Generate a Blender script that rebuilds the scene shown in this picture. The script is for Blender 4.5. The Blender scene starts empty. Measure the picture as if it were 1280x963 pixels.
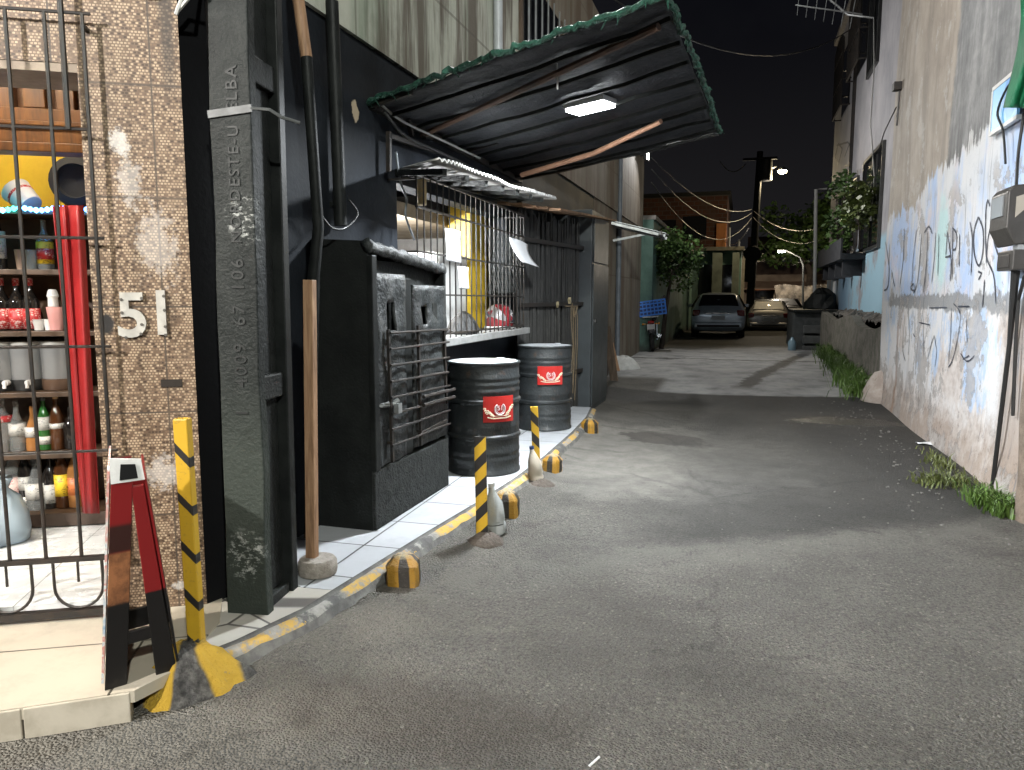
import bpy, bmesh, math, random
from mathutils import Vector, Matrix
random.seed(7)
S = bpy.context.scene
COL = S.collection
V = Vector
# ------------------------------------------------------------------ camera
F, CX, CY, H = 930.0, 640.0, 481.5, 1.48
PITCH, YAW = math.radians(6.715), math.radians(17.207)
cam = bpy.data.cameras.new('camera'); cam.lens = F/1280*36; cam.sensor_width = 36
cam.clip_start = 0.05; cam.clip_end = 1000
co = bpy.data.objects.new('camera', cam); COL.objects.link(co)
co.location = (0, 0, H); co.rotation_euler = (math.pi/2-PITCH, 0, YAW)
S.camera = co
# ------------------------------------------------------------------ night sky
W = bpy.data.worlds.new('World'); S.world = W; W.use_nodes = True
wn = W.node_tree.nodes; wl = W.node_tree.links
bg = wn['Background']
tc = wn.new('ShaderNodeTexCoord'); nz = wn.new('ShaderNodeTexNoise'); nz.inputs['Scale'].default_value = 2.2
nz.inputs['Detail'].default_value = 6
rp = wn.new('ShaderNodeValToRGB')
rp.color_ramp.elements[0].position = .45; rp.color_ramp.elements[0].color = (.0016, .0018, .003, 1)
rp.color_ramp.elements[1].position = .75; rp.color_ramp.elements[1].color = (.0085, .0088, .0105, 1)
wl.new(tc.outputs['Generated'], nz.inputs['Vector']); wl.new(nz.outputs['Fac'], rp.inputs['Fac'])
sx = wn.new('ShaderNodeSeparateXYZ'); wl.new(tc.outputs['Generated'], sx.inputs[0])
mr = wn.new('ShaderNodeMapRange'); mr.inputs['From Min'].default_value = .0; mr.inputs['From Max'].default_value = .42; mr.inputs['To Min'].default_value = 1; mr.inputs['To Max'].default_value = 0
mr.interpolation_type = 'SMOOTHSTEP'; wl.new(sx.outputs['Z'], mr.inputs['Value'])
mx = wn.new('ShaderNodeMix'); mx.data_type = 'RGBA'; wl.new(mr.outputs[0], mx.inputs[0]); wl.new(rp.outputs['Color'], mx.inputs[6]); mx.inputs[7].default_value = (.0105, .01, .0108, 1)
wl.new(mx.outputs[2], bg.inputs['Color']); bg.inputs['Strength'].default_value = 1.0
# ------------------------------------------------------------------ exposure
S.view_settings.view_transform = 'Standard'; S.view_settings.look = 'None'
S.view_settings.exposure = 0.25; S.view_settings.gamma = 1.0
S.view_settings.use_curve_mapping = False
S.cycles.max_bounces = 5; S.cycles.diffuse_bounces = 3; S.cycles.glossy_bounces = 2
S.cycles.transmission_bounces = 6; S.cycles.transparent_max_bounces = 8
S.cycles.sample_clamp_indirect = 4.0; S.cycles.adaptive_threshold = .025
S.cycles.caustics_reflective = False; S.cycles.caustics_refractive = False
try:
    S.cycles.use_denoising = True
except Exception:
    pass
# lamp strengths (watts), used by the lamp builders below
P_CANOPY, P_PORCH, P_STREET, P_BAR, P_KITCHEN, P_FAR1, P_FAR2 = 235, 300, 1750, 26, 260, 400, 320
P_WALL, P_WALL_FAR = 160, 260

# ------------------------------------------------------------------ ray helper: a pixel of the survey photo to a point on a real plane
def basis():
    f = V((-math.sin(YAW)*math.cos(PITCH), math.cos(YAW)*math.cos(PITCH), -math.sin(PITCH)))
    r = V((math.cos(YAW), math.sin(YAW), 0)); return r, f, r.cross(f)
R_, F_, U_ = basis(); C_ = V((0, 0, H))
def ray(px, py): return F_ + R_*((px-CX)/F) - U_*((py-CY)/F)
def PZ(px, py, z=0.0): d = ray(px, py); return C_ + d*((z-H)/d.z)
def PX(px, py, x): d = ray(px, py); return C_ + d*(x/d.x)
def PY(px, py, y): d = ray(px, py); return C_ + d*(y/d.y)
# facade frame of the corner bar
FD = V((.873, .488, 0)).normalized(); FN = V((.488, -.873, 0)).normalized(); P0 = V((-2.27, 2.67, 0))
def FP(px, py, dep=0.0):
    p = P0 - FN*dep; d = ray(px, py); return C_ + d*((p-C_).dot(FN)/d.dot(FN))
def FS(s, z, dep=0.0): return P0 + FD*s - FN*dep + V((0, 0, z))
def sz(p): return (p-P0).dot(FD), p.z

# ------------------------------------------------------------------ objects
def wloc(o):
    v = V((0, 0, 0))
    while o: v = v + o.location; o = o.parent
    return v
def tag(o, label=None, cat=None, group=None, kind=None):
    if label: o['label'] = label
    if cat: o['category'] = cat
    if group: o['group'] = group
    if kind: o['kind'] = kind
    return o
def thing(name, label, cat, loc=(0, 0, 0), group=None):
    o = bpy.data.objects.new(name, None); COL.objects.link(o); o.location = V(loc); o.empty_display_size = .1
    return tag(o, label, cat, group)
class MB:
    def __init__(self): self.v = []; self.f = []; self.m = []; self.cur = 0
    def add(self, vs, fs):
        b = len(self.v); self.v += [V(x) for x in vs]
        for f in fs: self.f.append([b+i for i in f]); self.m.append(self.cur)
    def box(self, c, s, rz=0.0, rx=0.0, ry=0.0):
        M = Matrix.Rotation(rz, 3, 'Z') @ Matrix.Rotation(ry, 3, 'Y') @ Matrix.Rotation(rx, 3, 'X'); c = V(c)
        h = V(s)*.5
        vs = [c + M @ V((h.x*i, h.y*j, h.z*k)) for i in (-1, 1) for j in (-1, 1) for k in (-1, 1)]
        self.add(vs, [(0, 1, 3, 2), (4, 6, 7, 5), (0, 4, 5, 1), (2, 3, 7, 6), (0, 2, 6, 4), (1, 5, 7, 3)]); return self
    def bx(self, x0, x1, y0, y1, z0, z1):
        return self.box(((x0+x1)/2, (y0+y1)/2, (z0+z1)/2), (abs(x1-x0), abs(y1-y0), abs(z1-z0)))
    def fbox(self, s0, s1, d0, d1, z0, z1):      # box in the facade frame
        vs = [FS(s, z, d) for s in (s0, s1) for d in (d0, d1) for z in (z0, z1)]
        self.add(vs, [(0, 2, 3, 1), (4, 5, 7, 6), (0, 1, 5, 4), (2, 6, 7, 3), (0, 4, 6, 2), (1, 3, 7, 5)]); return self
    def tube(self, pts, r, n=8, caps=True):
        pts = [V(p) for p in pts]; rs = r if isinstance(r, (list, tuple)) else [r]*len(pts)
        vs = []; fs = []
        t0 = (pts[1]-pts[0]).normalized()
        a = t0.orthogonal().normalized()
        for i, p in enumerate(pts):
            t = ((pts[min(i+1, len(pts)-1)]-pts[max(i-1, 0)])).normalized()
            a = (a - t*a.dot(t)).normalized(); b = t.cross(a)
            for k in range(n):
                an = 2*math.pi*k/n; vs.append(p + (a*math.cos(an)+b*math.sin(an))*rs[i])
        for i in range(len(pts)-1):
            for k in range(n):
                k2 = (k+1) % n; fs.append((i*n+k, i*n+k2, (i+1)*n+k2, (i+1)*n+k))
        if caps: fs.append(tuple(range(n))[::-1]); fs.append(tuple((len(pts)-1)*n+k for k in range(n)))
        self.add(vs, fs); return self
    def bar(self, p0, p1, w, t, up=(0, 0, 1)):   # rectangular bar
        p0 = V(p0); p1 = V(p1); d = (p1-p0).normalized(); u = V(up)
        if abs(d.dot(u)) > .98: u = V((1, 0, 0))
        a = d.cross(u).normalized(); b = a.cross(d)
        vs = [p + a*(w/2*i) + b*(t/2*j) for p in (p0, p1) for i, j in ((-1, -1), (1, -1), (1, 1), (-1, 1))]
        self.add(vs, [(3, 2, 1, 0), (4, 5, 6, 7), (0, 1, 5, 4), (1, 2, 6, 5), (2, 3, 7, 6), (3, 0, 4, 7)]); return self
    def lathe(self, prof, c=(0, 0, 0), n=20, ax=None):
        c = V(c); vs = []; fs = []
        for r, z in prof:
            for k in range(n):
                an = 2*math.pi*k/n; vs.append(c + V((r*math.cos(an), r*math.sin(an), z)))
        for i in range(len(prof)-1):
            for k in range(n):
                k2 = (k+1) % n; fs.append((i*n+k, i*n+k2, (i+1)*n+k2, (i+1)*n+k))
        if prof[0][0] > 1e-4: fs.append(tuple(range(n))[::-1])
        if prof[-1][0] > 1e-4: fs.append(tuple((len(prof)-1)*n+k for k in range(n)))
        if ax is not None:
            q = V((0, 0, 1)).rotation_difference(V(ax)); vs = [c + q @ (v-c) for v in vs]
        self.add(vs, fs); return self
    def prism(self, poly, ext):
        poly = [V(p) for p in poly]; e = V(ext); n = len(poly)
        vs = poly + [p+e for p in poly]
        fs = [tuple(range(n))[::-1], tuple(range(n, 2*n))] + [(i, (i+1) % n, n+(i+1) % n, n+i) for i in range(n)]
        self.add(vs, fs); return self
    def grid(self, fn, nu, nv):
        vs = [fn(i/nu, j/nv) for j in range(nv+1) for i in range(nu+1)]
        fs = [(j*(nu+1)+i, j*(nu+1)+i+1, (j+1)*(nu+1)+i+1, (j+1)*(nu+1)+i) for j in range(nv) for i in range(nu)]
        self.add(vs, fs); return self
    def build(self, name, mats, parent=None, smooth=False, bev=0, solid=0, fix=True, seg=2):
        off = wloc(parent) if parent else V((0, 0, 0))
        me = bpy.data.meshes.new(name); me.from_pydata([v-off for v in self.v], [], self.f)
        mats = mats if isinstance(mats, (list, tuple)) else [mats]
        for m in mats: me.materials.append(m)
        if len(mats) > 1:
            for p, i in zip(me.polygons, self.m): p.material_index = i
        if fix:
            bm = bmesh.new(); bm.from_mesh(me); bmesh.ops.recalc_face_normals(bm, faces=bm.faces[:]); bm.to_mesh(me); bm.free()
        if smooth:
            for p in me.polygons: p.use_smooth = True
        o = bpy.data.objects.new(name, me); COL.objects.link(o)
        if parent: o.parent = parent
        if solid:
            md = o.modifiers.new('t', 'SOLIDIFY'); md.thickness = solid; md.offset = 0
        if bev:
            md = o.modifiers.new('b', 'BEVEL'); md.width = bev; md.segments = seg; md.limit_method = 'ANGLE'; md.angle_limit = math.radians(35)
        if smooth == 'auto':
            try: me.set_sharp_from_angle(angle=math.radians(40))
            except Exception: pass
        return o
def copy_tree(o, parent=None):
    c = o.copy(); COL.objects.link(c); c.parent = parent
    for ch in o.children: copy_tree(ch, c)
    return c
def text_mesh(txt, size, ext, off=0.0, sp=1.0):
    cu = bpy.data.curves.new('t', 'FONT'); cu.body = txt; cu.size = size; cu.extrude = ext; cu.offset = off
    cu.align_x = 'CENTER'; cu.align_y = 'CENTER'; cu.resolution_u = 4; cu.space_character = sp
    o = bpy.data.objects.new('t', cu); COL.objects.link(o)
    dg = bpy.context.evaluated_depsgraph_get(); me = bpy.data.meshes.new_from_object(o.evaluated_get(dg))
    bpy.data.objects.remove(o); return me
def add_text(mb, txt, size, ext, org, xa, ya, off=0.0, sp=1.0):
    me = text_mesh(txt, size, ext, off, sp); xa = V(xa).normalized(); ya = V(ya).normalized(); za = xa.cross(ya)
    mb.add([V(org)+xa*v.co.x+ya*v.co.y+za*v.co.z for v in me.vertices], [tuple(p.vertices) for p in me.polygons])

# ------------------------------------------------------------------ materials
class NT:
    def __init__(self, name):
        self.mat = bpy.data.materials.new(name); self.mat.use_nodes = True
        self.t = self.mat.node_tree; self.n = self.t.nodes; self.b = self.n['Principled BSDF']; self._g = None; self._o = None
    def put(self, sock, v):
        if hasattr(v, 'is_output'): self.t.links.new(v, sock)
        else:
            if sock.type == 'RGBA' and len(v) == 3: v = (*v, 1)
            sock.default_value = v
    def pos(self):
        if not self._g: self._g = self.n.new('ShaderNodeNewGeometry')
        return self._g.outputs['Position']
    def obj(self):
        if not self._o: self._o = self.n.new('ShaderNodeTexCoord')
        return self._o.outputs['Object']
    def mapv(self, vec, scale=(1, 1, 1), rot=(0, 0, 0), loc=(0, 0, 0)):
        m = self.n.new('ShaderNodeMapping'); self.put(m.inputs['Vector'], vec); m.inputs['Scale'].default_value = scale
        m.inputs['Rotation'].default_value = rot; m.inputs['Location'].default_value = loc; return m.outputs[0]
    def noise(self, sc, vec=None, det=4, rough=.6, dist=0.0):
        m = self.n.new('ShaderNodeTexNoise'); self.put(m.inputs['Vector'], vec if vec is not None else self.pos())
        m.inputs['Scale'].default_value = sc; m.inputs['Detail'].default_value = det; m.inputs['Roughness'].default_value = rough
        m.inputs['Distortion'].default_value = dist; return m.outputs['Fac']
    def vor(self, sc, vec=None, feat='F1', out='Distance'):
        m = self.n.new('ShaderNodeTexVoronoi'); m.feature = feat; self.put(m.inputs['Vector'], vec if vec is not None else self.pos())
        m.inputs['Scale'].default_value = sc; return m.outputs[out]
    def math(self, op, a, b=0.0, c=None, clamp=False):
        m = self.n.new('ShaderNodeMath'); m.operation = op; m.use_clamp = clamp; self.put(m.inputs[0], a); self.put(m.inputs[1], b)
        if c is not None: self.put(m.inputs[2], c)
        return m.outputs[0]
    def step(self, v, a, b):          # smoothstep from a to b
        m = self.n.new('ShaderNodeMapRange'); m.interpolation_type = 'SMOOTHSTEP'; self.put(m.inputs['Value'], v)
        lo, hi = (a, b) if a < b else (b, a)
        m.inputs['From Min'].default_value = lo; m.inputs['From Max'].default_value = hi
        m.inputs['To Min'].default_value = 0.0 if a < b else 1.0; m.inputs['To Max'].default_value = 1.0 if a < b else 0.0
        return m.outputs[0]
    def ramp(self, fac, stops):
        m = self.n.new('ShaderNodeValToRGB'); self.put(m.inputs['Fac'], fac); e = m.color_ramp.elements
        while len(e) < len(stops): e.new(.5)
        for el, (p, c) in zip(e, stops): el.position = p; el.color = (*c, 1)
        return m.outputs['Color']
    def mix(self, f, a, b, blend='MIX'):
        m = self.n.new('ShaderNodeMix'); m.data_type = 'RGBA'; m.blend_type = blend
        self.put(m.inputs[0], f); self.put(m.inputs[6], a); self.put(m.inputs[7], b); return m.outputs[2]
    def sep(self, vec):
        m = self.n.new('ShaderNodeSeparateXYZ'); self.put(m.inputs[0], vec); return m.outputs
    def comb(self, x, y, z):
        m = self.n.new('ShaderNodeCombineXYZ'); self.put(m.inputs[0], x); self.put(m.inputs[1], y); self.put(m.inputs[2], z); return m.outputs[0]
    def dot(self, vec, d):
        m = self.n.new('ShaderNodeVectorMath'); m.operation = 'DOT_PRODUCT'; self.put(m.inputs[0], vec); m.inputs[1].default_value = d; return m.outputs['Value']
    def brick(self, vec, sc, w, h, mortar, off=.5, c1=(0, 0, 0), c2=(1, 1, 1), cm=(.5, .5, .5)):
        m = self.n.new('ShaderNodeTexBrick'); self.put(m.inputs['Vector'], vec); m.inputs['Scale'].default_value = sc
        m.inputs['Brick Width'].default_value = w; m.inputs['Row Height'].default_value = h; m.inputs['Mortar Size'].default_value = mortar
        m.offset = off; self.put(m.inputs['Color1'], c1); self.put(m.inputs['Color2'], c2); self.put(m.inputs['Mortar'], cm)
        return m.outputs['Color'], m.outputs['Fac']
    def ell(self, x, y, cx, cy, rx, ry, warp=None, amt=.3):   # ~1 inside an ellipse with a ragged edge
        a = self.math('MULTIPLY', self.math('SUBTRACT', x, cx), 1/rx); b = self.math('MULTIPLY', self.math('SUBTRACT', y, cy), 1/ry)
        d = self.math('SQRT', self.math('ADD', self.math('MULTIPLY', a, a), self.math('MULTIPLY', b, b)))
        if warp is not None: d = self.math('ADD', d, self.math('MULTIPLY', self.math('SUBTRACT', warp, .5), amt*2))
        return d
    def out(self, col, rough=.7, bump=None, bstr=.3, bdist=.01, metal=0.0, spec=.5, **kw):
        self.put(self.b.inputs['Base Color'], col); self.put(self.b.inputs['Roughness'], rough); self.put(self.b.inputs['Metallic'], metal)
        self.put(self.b.inputs['Specular IOR Level'], spec)
        if bump is not None:
            m = self.n.new('ShaderNodeBump'); self.put(m.inputs['Height'], bump); m.inputs['Strength'].default_value = bstr
            m.inputs['Distance'].default_value = bdist; self.t.links.new(m.outputs[0], self.b.inputs['Normal'])
        for k, v in kw.items(): self.put(self.b.inputs[k.replace('_', ' ')], v)
        return self.mat
def worn(name, c, c2=None, sc=9.0, rough=.6, amt=.55, bstr=.25, bdist=.006, metal=0.0, rvar=.2, local=True, fine=70.0, **kw):
    n = NT(name); vec = n.obj() if local else n.pos(); c2 = c2 or tuple(x*.55 for x in c)
    a = n.noise(sc, vec, 6, .65); b = n.noise(fine, vec, 3, .6)
    f = n.step(a, .36, .66)
    col = n.mix(n.math('MULTIPLY', f, amt), c, c2)
    col = n.mix(n.math('MULTIPLY', b, .22), col, tuple(x*.6 for x in c))
    r = n.math('ADD', rough-rvar/2, n.math('MULTIPLY', a, rvar))
    return n.out(col, r, n.math('ADD', a, n.math('MULTIPLY', b, .5)), bstr, bdist, metal, **kw)
def plain(name, c, rough=.5, metal=0.0, **kw):
    n = NT(name); a = n.noise(25, n.obj(), 4)
    return n.out(n.mix(n.math('MULTIPLY', a, .35), c, tuple(x*.7 for x in c)), n.math('ADD', rough-.06, n.math('MULTIPLY', a, .12)), None, metal=metal, **kw)
def emit(name, c, s):
    n = NT(name); return n.out(c, .5, Emission_Color=(*c, 1), Emission_Strength=s)
def glass(name, c, rough=.05, tr=1.0):
    n = NT(name); return n.out(c, rough, Transmission_Weight=tr, IOR=1.45)

black_paint = worn('black_paint', (.008, .009, .009), (.022, .024, .023), 6, .5, .6, .35, .008, spec=.18)
black_rough = worn('black_rough', (.008, .009, .0085), (.02, .022, .02), 12, .6, .7, .6, .012, spec=.25)
black_metal = worn('black_metal', (.02, .022, .022), (.06, .06, .058), 14, .42, .6, .3, .004)
iron = worn('iron', (.012, .0115, .011), (.04, .026, .018), 20, .5, .6, .3, .003)
white_paint = worn('white_paint', (.72, .72, .7), (.5, .5, .48), 8, .5, .4, .15, .003)
wood_raw = NT('wood_raw')
_w = wood_raw.noise(6, wood_raw.mapv(wood_raw.obj(), (6, 6, .7)), 6, .6, .6)
wood_raw = wood_raw.out(wood_raw.ramp(_w, [(.3, (.16, .085, .045)), (.55, (.36, .21, .12)), (.75, (.46, .29, .17))]), .65, _w, .3, .004)
wood_dark = NT('wood_dark')
_w = wood_dark.noise(5, wood_dark.mapv(wood_dark.obj(), (7, 7, .6)), 6, .6, .8)
wood_dark = wood_dark.out(wood_dark.ramp(_w, [(.3, (.035, .024, .016)), (.55, (.09, .06, .04)), (.8, (.17, .12, .085))]), .75, _w, .5, .006)
yellow_wall = worn('yellow_wall', (.75, .5, .03), (.6, .38, .02), 4, .5, .5, .15, .003)
concrete = worn('concrete', (.3, .28, .26), (.17, .16, .15), 10, .85, .7, .6, .012)
grey_metal = worn('grey_metal', (.045, .052, .056), (.028, .032, .035), 5, .45, .6, .15, .003)
galv = worn('galv', (.4, .42, .43), (.25, .24, .23), 12, .4, .6, .2, .003, .6)
rubber = plain('rubber', (.02, .02, .02), .7)
chrome = plain('chrome', (.6, .6, .6), .2, 1.0)
cable_black = plain('cable_black', (.015, .015, .015), .5)
cable_white = plain('cable_white', (.55, .55, .53), .5)
clear_glass = glass('clear_glass', (.92, .95, .95))
dark_glass = plain('dark_glass', (.012, .013, .015), .08)

# ================================================================== SETTING: road, kerb, pavement
def gz(x, y):
    t = min(1, max(0, (y-10.9)/3.6)); t = t*t*(3-2*t)
    w = .008*math.sin(x*1.7+y*.6)+.006*math.sin(y*1.3-x*.8)
    e = min(1, max(0, (y-1.9)/.5))*min(1, max(0, (9.6-y)/.5)); d = e*.05*math.exp(-((x+1.72)/.3)**2)
    return .14*t + w*(1 if -6 < x < 6 and y < 40 else 0) + d
def road_mat():
    n = NT('asphalt'); p = n.pos(); x, y, z = n.sep(p)
    big = n.noise(.9, p, 5, .65); mid = n.noise(5, p, 6, .7); fine = n.noise(140, p, 2, .6)
    agg = n.vor(95, p); aggc = n.vor(95, p, 'F1', 'Color'); ax, ay, az = n.sep(aggc)
    warp = n.noise(2.6, p, 6, .75)
    base = n.ramp(big, [(.3, (.098, .094, .087)), (.5, (.135, .13, .121)), (.72, (.17, .164, .153))])
    # exposed stones
    stone = n.math('MULTIPLY', n.step(agg, .5, .28), n.step(ax, .42, .8))
    base = n.mix(n.math('MULTIPLY', stone, .75), base, n.mix(ay, (.1, .095, .09), (.3, .285, .265)))
    agg2 = n.vor(48, n.mapv(p, loc=(3, 7, 1))); a2x = n.sep(n.vor(48, n.mapv(p, loc=(3, 7, 1)), 'F1', 'Color')); st2_ = n.math('MULTIPLY', n.step(agg2, .42, .26), n.step(a2x[0], .72, .86)); base = n.mix(n.math('MULTIPLY', st2_, .6), base, n.mix(a2x[1], (.12, .11, .1), (.34, .32, .29)))
    pit = n.step(n.noise(60, p, 4, .75), .48, .6); base = n.mix(n.math('MULTIPLY', pit, .6), base, (.03, .029, .028))
    base = n.mix(n.math('MULTIPLY', n.step(mid, .58, .74), .35), base, (.05, .048, .045))
    base = n.mix(n.math('MULTIPLY', n.step(fine, .55, .7), .2), base, (.04, .04, .04))
    # brown earth stain near the kerb and tan wear
    br = n.step(n.ell(x, y, -1.1, 2.3, .75, .28, warp, .9), 1.1, .5)
    base = n.mix(n.math('MULTIPLY', br, .45), base, (.045, .034, .026))
    dust = n.step(n.math('ADD', x, n.math('MULTIPLY', warp, 1.2)), -.35, -1.1)
    base = n.mix(n.math('MULTIPLY', n.math('MULTIPLY', dust, n.step(mid, .3, .62)), .5), base, (.17, .16, .14))
    # cement skim in front of the drums
    cm = n.step(n.ell(x, y, -.75, 7.0, 1.5, 1.65, warp, .65), 1.2, .7)
    cem = n.ramp(mid, [(.3, (.11, .105, .096)), (.55, (.165, .158, .145)), (.75, (.21, .2, .185))])
    base = n.mix(n.math('MULTIPLY', cm, .85), base, cem)
    # damp patch
    wet = n.step(n.ell(n.math('ADD', x, n.math('MULTIPLY', y, .35)), y, 2.0, 7.9, .48, .42, warp, .8), 1.0, .8)
    base = n.mix(n.math('MULTIPLY', wet, .85), base, (.045, .041, .037))
    wet2 = n.step(n.ell(x, y, 1.25, 9.6, .7, .35, warp, .8), 1.0, .7)
    base = n.mix(n.math('MULTIPLY', wet2, .75), base, (.035, .033, .03))
    # pale litter specks along the right wall
    ov = n.noise(.55, n.mapv(p, (1, 1.6, 1), loc=(3, 1, 0)), 4, .6); base = n.mix(n.math('MULTIPLY', n.step(ov, .45, .68), .45), base, (.045, .043, .041))
    we = n.comb(n.math('ADD', x, n.math('MULTIPLY', n.math('SUBTRACT', warp, .5), .5)), n.math('ADD', y, n.math('MULTIPLY', n.math('SUBTRACT', mid, .5), .35)), 0.0)
    ck = n.step(n.vor(.55, we, 'DISTANCE_TO_EDGE'), .011, .004); ck = n.math('MULTIPLY', ck, n.step(n.noise(.8, n.mapv(p, loc=(9, 2, 0)), 3), .44, .54))
    base = n.mix(n.math('MULTIPLY', ck, .35), base, (.018, .017, .016))
    oil = n.noise(1.5, n.mapv(p, loc=(5, 8, 0)), 6, .75); base = n.mix(n.math('MULTIPLY', n.step(oil, .6, .7), .45), base, (.025, .022, .02))
    pale = n.noise(1.9, n.mapv(p, (1, 1, 1), loc=(15, 3, 0)), 7, .78); base = n.mix(n.math('MULTIPLY', n.step(pale, .58, .72), .4), base, (.2, .19, .17))
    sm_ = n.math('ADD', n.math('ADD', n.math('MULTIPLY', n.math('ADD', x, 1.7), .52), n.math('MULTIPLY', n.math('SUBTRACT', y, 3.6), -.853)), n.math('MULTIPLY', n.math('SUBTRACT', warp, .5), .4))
    painted_shade = n.math('MULTIPLY', n.step(sm_, .1, -.12), n.step(n.math('ADD', x, n.math('MULTIPLY', warp, .8)), -.7, .3)); base = n.mix(n.math('MULTIPLY', painted_shade, .7), base, (.028, .028, .028))  # dim side of the lamp-light boundary, painted darker into the asphalt
    strip = n.math('MULTIPLY', n.step(sm_, -.05, .08), n.step(sm_, .5, .2)); base = n.mix(n.math('MULTIPLY', n.math('MULTIPLY', strip, n.step(mid, .35, .6)), .5), base, (.15, .145, .135))  # lit side of that boundary, painted as a paler strip
    # darker band at the foot of the cement ramp, then the ramp itself
    edge = n.math('ADD', y, n.math('MULTIPLY', n.math('MULTIPLY', x, x), -.1))
    edge = n.math('ADD', edge, n.math('MULTIPLY', n.math('SUBTRACT', mid, .5), .22))
    band = n.math('MULTIPLY', n.step(edge, 9.9, 10.6), n.step(edge, 11.75, 11.55))
    base = n.mix(n.math('MULTIPLY', band, .75), base, (.03, .031, .033))
    rampc = n.ramp(n.noise(2.2, p, 6, .7), [(.3, (.14, .15, .16)), (.5, (.3, .31, .325)), (.7, (.4, .405, .41))])
    left = n.math('SUBTRACT', 1.0, n.math('MULTIPLY', n.step(x, -1.15, -1.35), n.step(y, 13.3, 12.9)))
    rm = n.math('MULTIPLY', n.math('MULTIPLY', n.step(edge, 11.5, 11.66), n.step(y, 22.5, 20.5)), left)
    base = n.mix(n.math('MULTIPLY', rm, .9), base, rampc)
    crack = n.step(n.math('ABSOLUTE', n.math('ADD', n.math('SUBTRACT', x, n.math('MULTIPLY', n.math('SUBTRACT', y, 12.2), .21)), n.math('MULTIPLY', n.math('SUBTRACT', warp, .5), .5))), .2, .08)
    crack = n.math('MULTIPLY', n.math('MULTIPLY', crack, n.step(y, 12.0, 12.6)), n.step(y, 21.0, 18.0))
    base = n.mix(n.math('MULTIPLY', crack, .85), base, (.03, .027, .025))
    seam = n.step(n.math('ABSOLUTE', n.math('SUBTRACT', n.math('ADD', y, n.math('MULTIPLY', warp, 1.2)), 17.3)), .16, .05)
    base = n.mix(n.math('MULTIPLY', seam, .8), base, (.02, .02, .022))
    base = n.mix(1.0, base, (1.0, .98, .945), 'MULTIPLY')
    smooth = n.math('MAXIMUM', cm, rm)
    hb = n.math('ADD', n.math('MULTIPLY', n.math('SUBTRACT', 1.0, agg), n.math('SUBTRACT', 1.0, n.math('MULTIPLY', smooth, .85))), n.math('MULTIPLY', fine, .35))
    rough = n.math('SUBTRACT', .82, n.math('MULTIPLY', mid, .2))
    rough = n.mix(wet2, rough, (.3, .3, .3))
    return n.out(base, rough, hb, 1.0, .02, spec=.3)
xs = [-400, -150, -60, -25, -12, -7]+[-5+.2*i for i in range(51)]+[7, 12, 25, 60, 150, 400]
ys = [-300, -100, -40, -15, -6]+[-2+.2*i for i in range(151)]+[29, 31, 34, 38, 45, 60, 90, 150, 400]
b = MB(); nx, ny = len(xs), len(ys)
b.v = [V((X, Y, gz(X, Y))) for Y in ys for X in xs]
b.f = [[j*nx+i, j*nx+i+1, (j+1)*nx+i+1, (j+1)*nx+i] for j in range(ny-1) for i in range(nx-1)]; b.m = [0]*len(b.f)
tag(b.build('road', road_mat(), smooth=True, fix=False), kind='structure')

KERB = [(-1.70, 9.2), (-1.60, 8.4), (-1.545, 7.4), (-1.52, 6.2), (-1.53, 5.4), (-1.58, 4.6), (-1.64, 3.95), (-1.69, 3.3), (-1.73, 2.75), (-1.82, 2.38), (-1.93, 2.1)]
def kerb_mat():
    n = NT('kerb_paint'); p = n.pos(); x, y, z = n.sep(p)
    a = n.noise(7, p, 6, .7); c = n.noise(40, p, 3)
    grey = n.ramp(a, [(.3, (.08, .077, .072)), (.5, (.2, .19, .175)), (.7, (.34, .32, .29))])
    # alternating painted stretches, chipped
    st = n.math('FRACT', n.math('ADD', n.math('MULTIPLY', y, 1.05), n.math('MULTIPLY', a, .35)))
    yel = n.math('MULTIPLY', n.step(st, .3, .36), n.step(n.math('ADD', a, n.math('MULTIPLY', c, .35)), .76, .62)); yel = n.math('MULTIPLY', yel, n.step(z, .04, .06))
    col = n.mix(n.math('MULTIPLY', yel, .9), grey, (.5, .3, .045))
    blk = n.math('MULTIPLY', n.step(st, .3, .24), n.step(a, .6, .5))
    col = n.mix(n.math('MULTIPLY', blk, .7), col, (.045, .045, .045))
    col = n.mix(n.step(z, .06, .03), col, (.12, .112, .1))
    return n.out(col, .8, n.math('ADD', a, n.math('MULTIPLY', c, .4)), .6, .012)
def off2(pts, d):
    r = []
    for i, p in enumerate(pts):
        a = V((*pts[max(i-1, 0)], 0)); c = V((*pts[min(i+1, len(pts)-1)], 0)); t = (c-a).normalized()
        r.append((p[0]+t.y*d, p[1]-t.x*d))
    return r
def resamp(pts, step):
    out = []
    for a, c in zip(pts, pts[1:]):
        L = math.hypot(c[0]-a[0], c[1]-a[1]); k = max(1, int(L/step))
        out += [(a[0]+(c[0]-a[0])*i/k, a[1]+(c[1]-a[1])*i/k) for i in range(k)]
    return out+[pts[-1]]
KR = resamp(KERB, .07); KI = off2(KR, .105)
b = MB(); m = len(KR); rows = []
def jit(a): return random.uniform(-a, a)
for (ox, oy), (ix, iy) in zip(KR, KI):
    ux, uy = ix-ox, iy-oy
    rows.append([(ox-ux*.6+jit(.012), oy-uy*.6+jit(.012), gz(ox, oy)-.03), (ox+ux*.12+jit(.006), oy+uy*.12+jit(.006), .03+jit(.005)), (ox+ux*.3+jit(.005), oy+uy*.3+jit(.005), .07+jit(.005)), (ox+ux*.5, oy+uy*.5, .088+jit(.004)), (ox+ux*.74, oy+uy*.74, .096+jit(.003)), (ox+ux*.99, oy+uy*.99, .103), (ox+ux*.99, oy+uy*.99, -.05)])
for r in rows: b.v += [V(p) for p in r]
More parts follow.
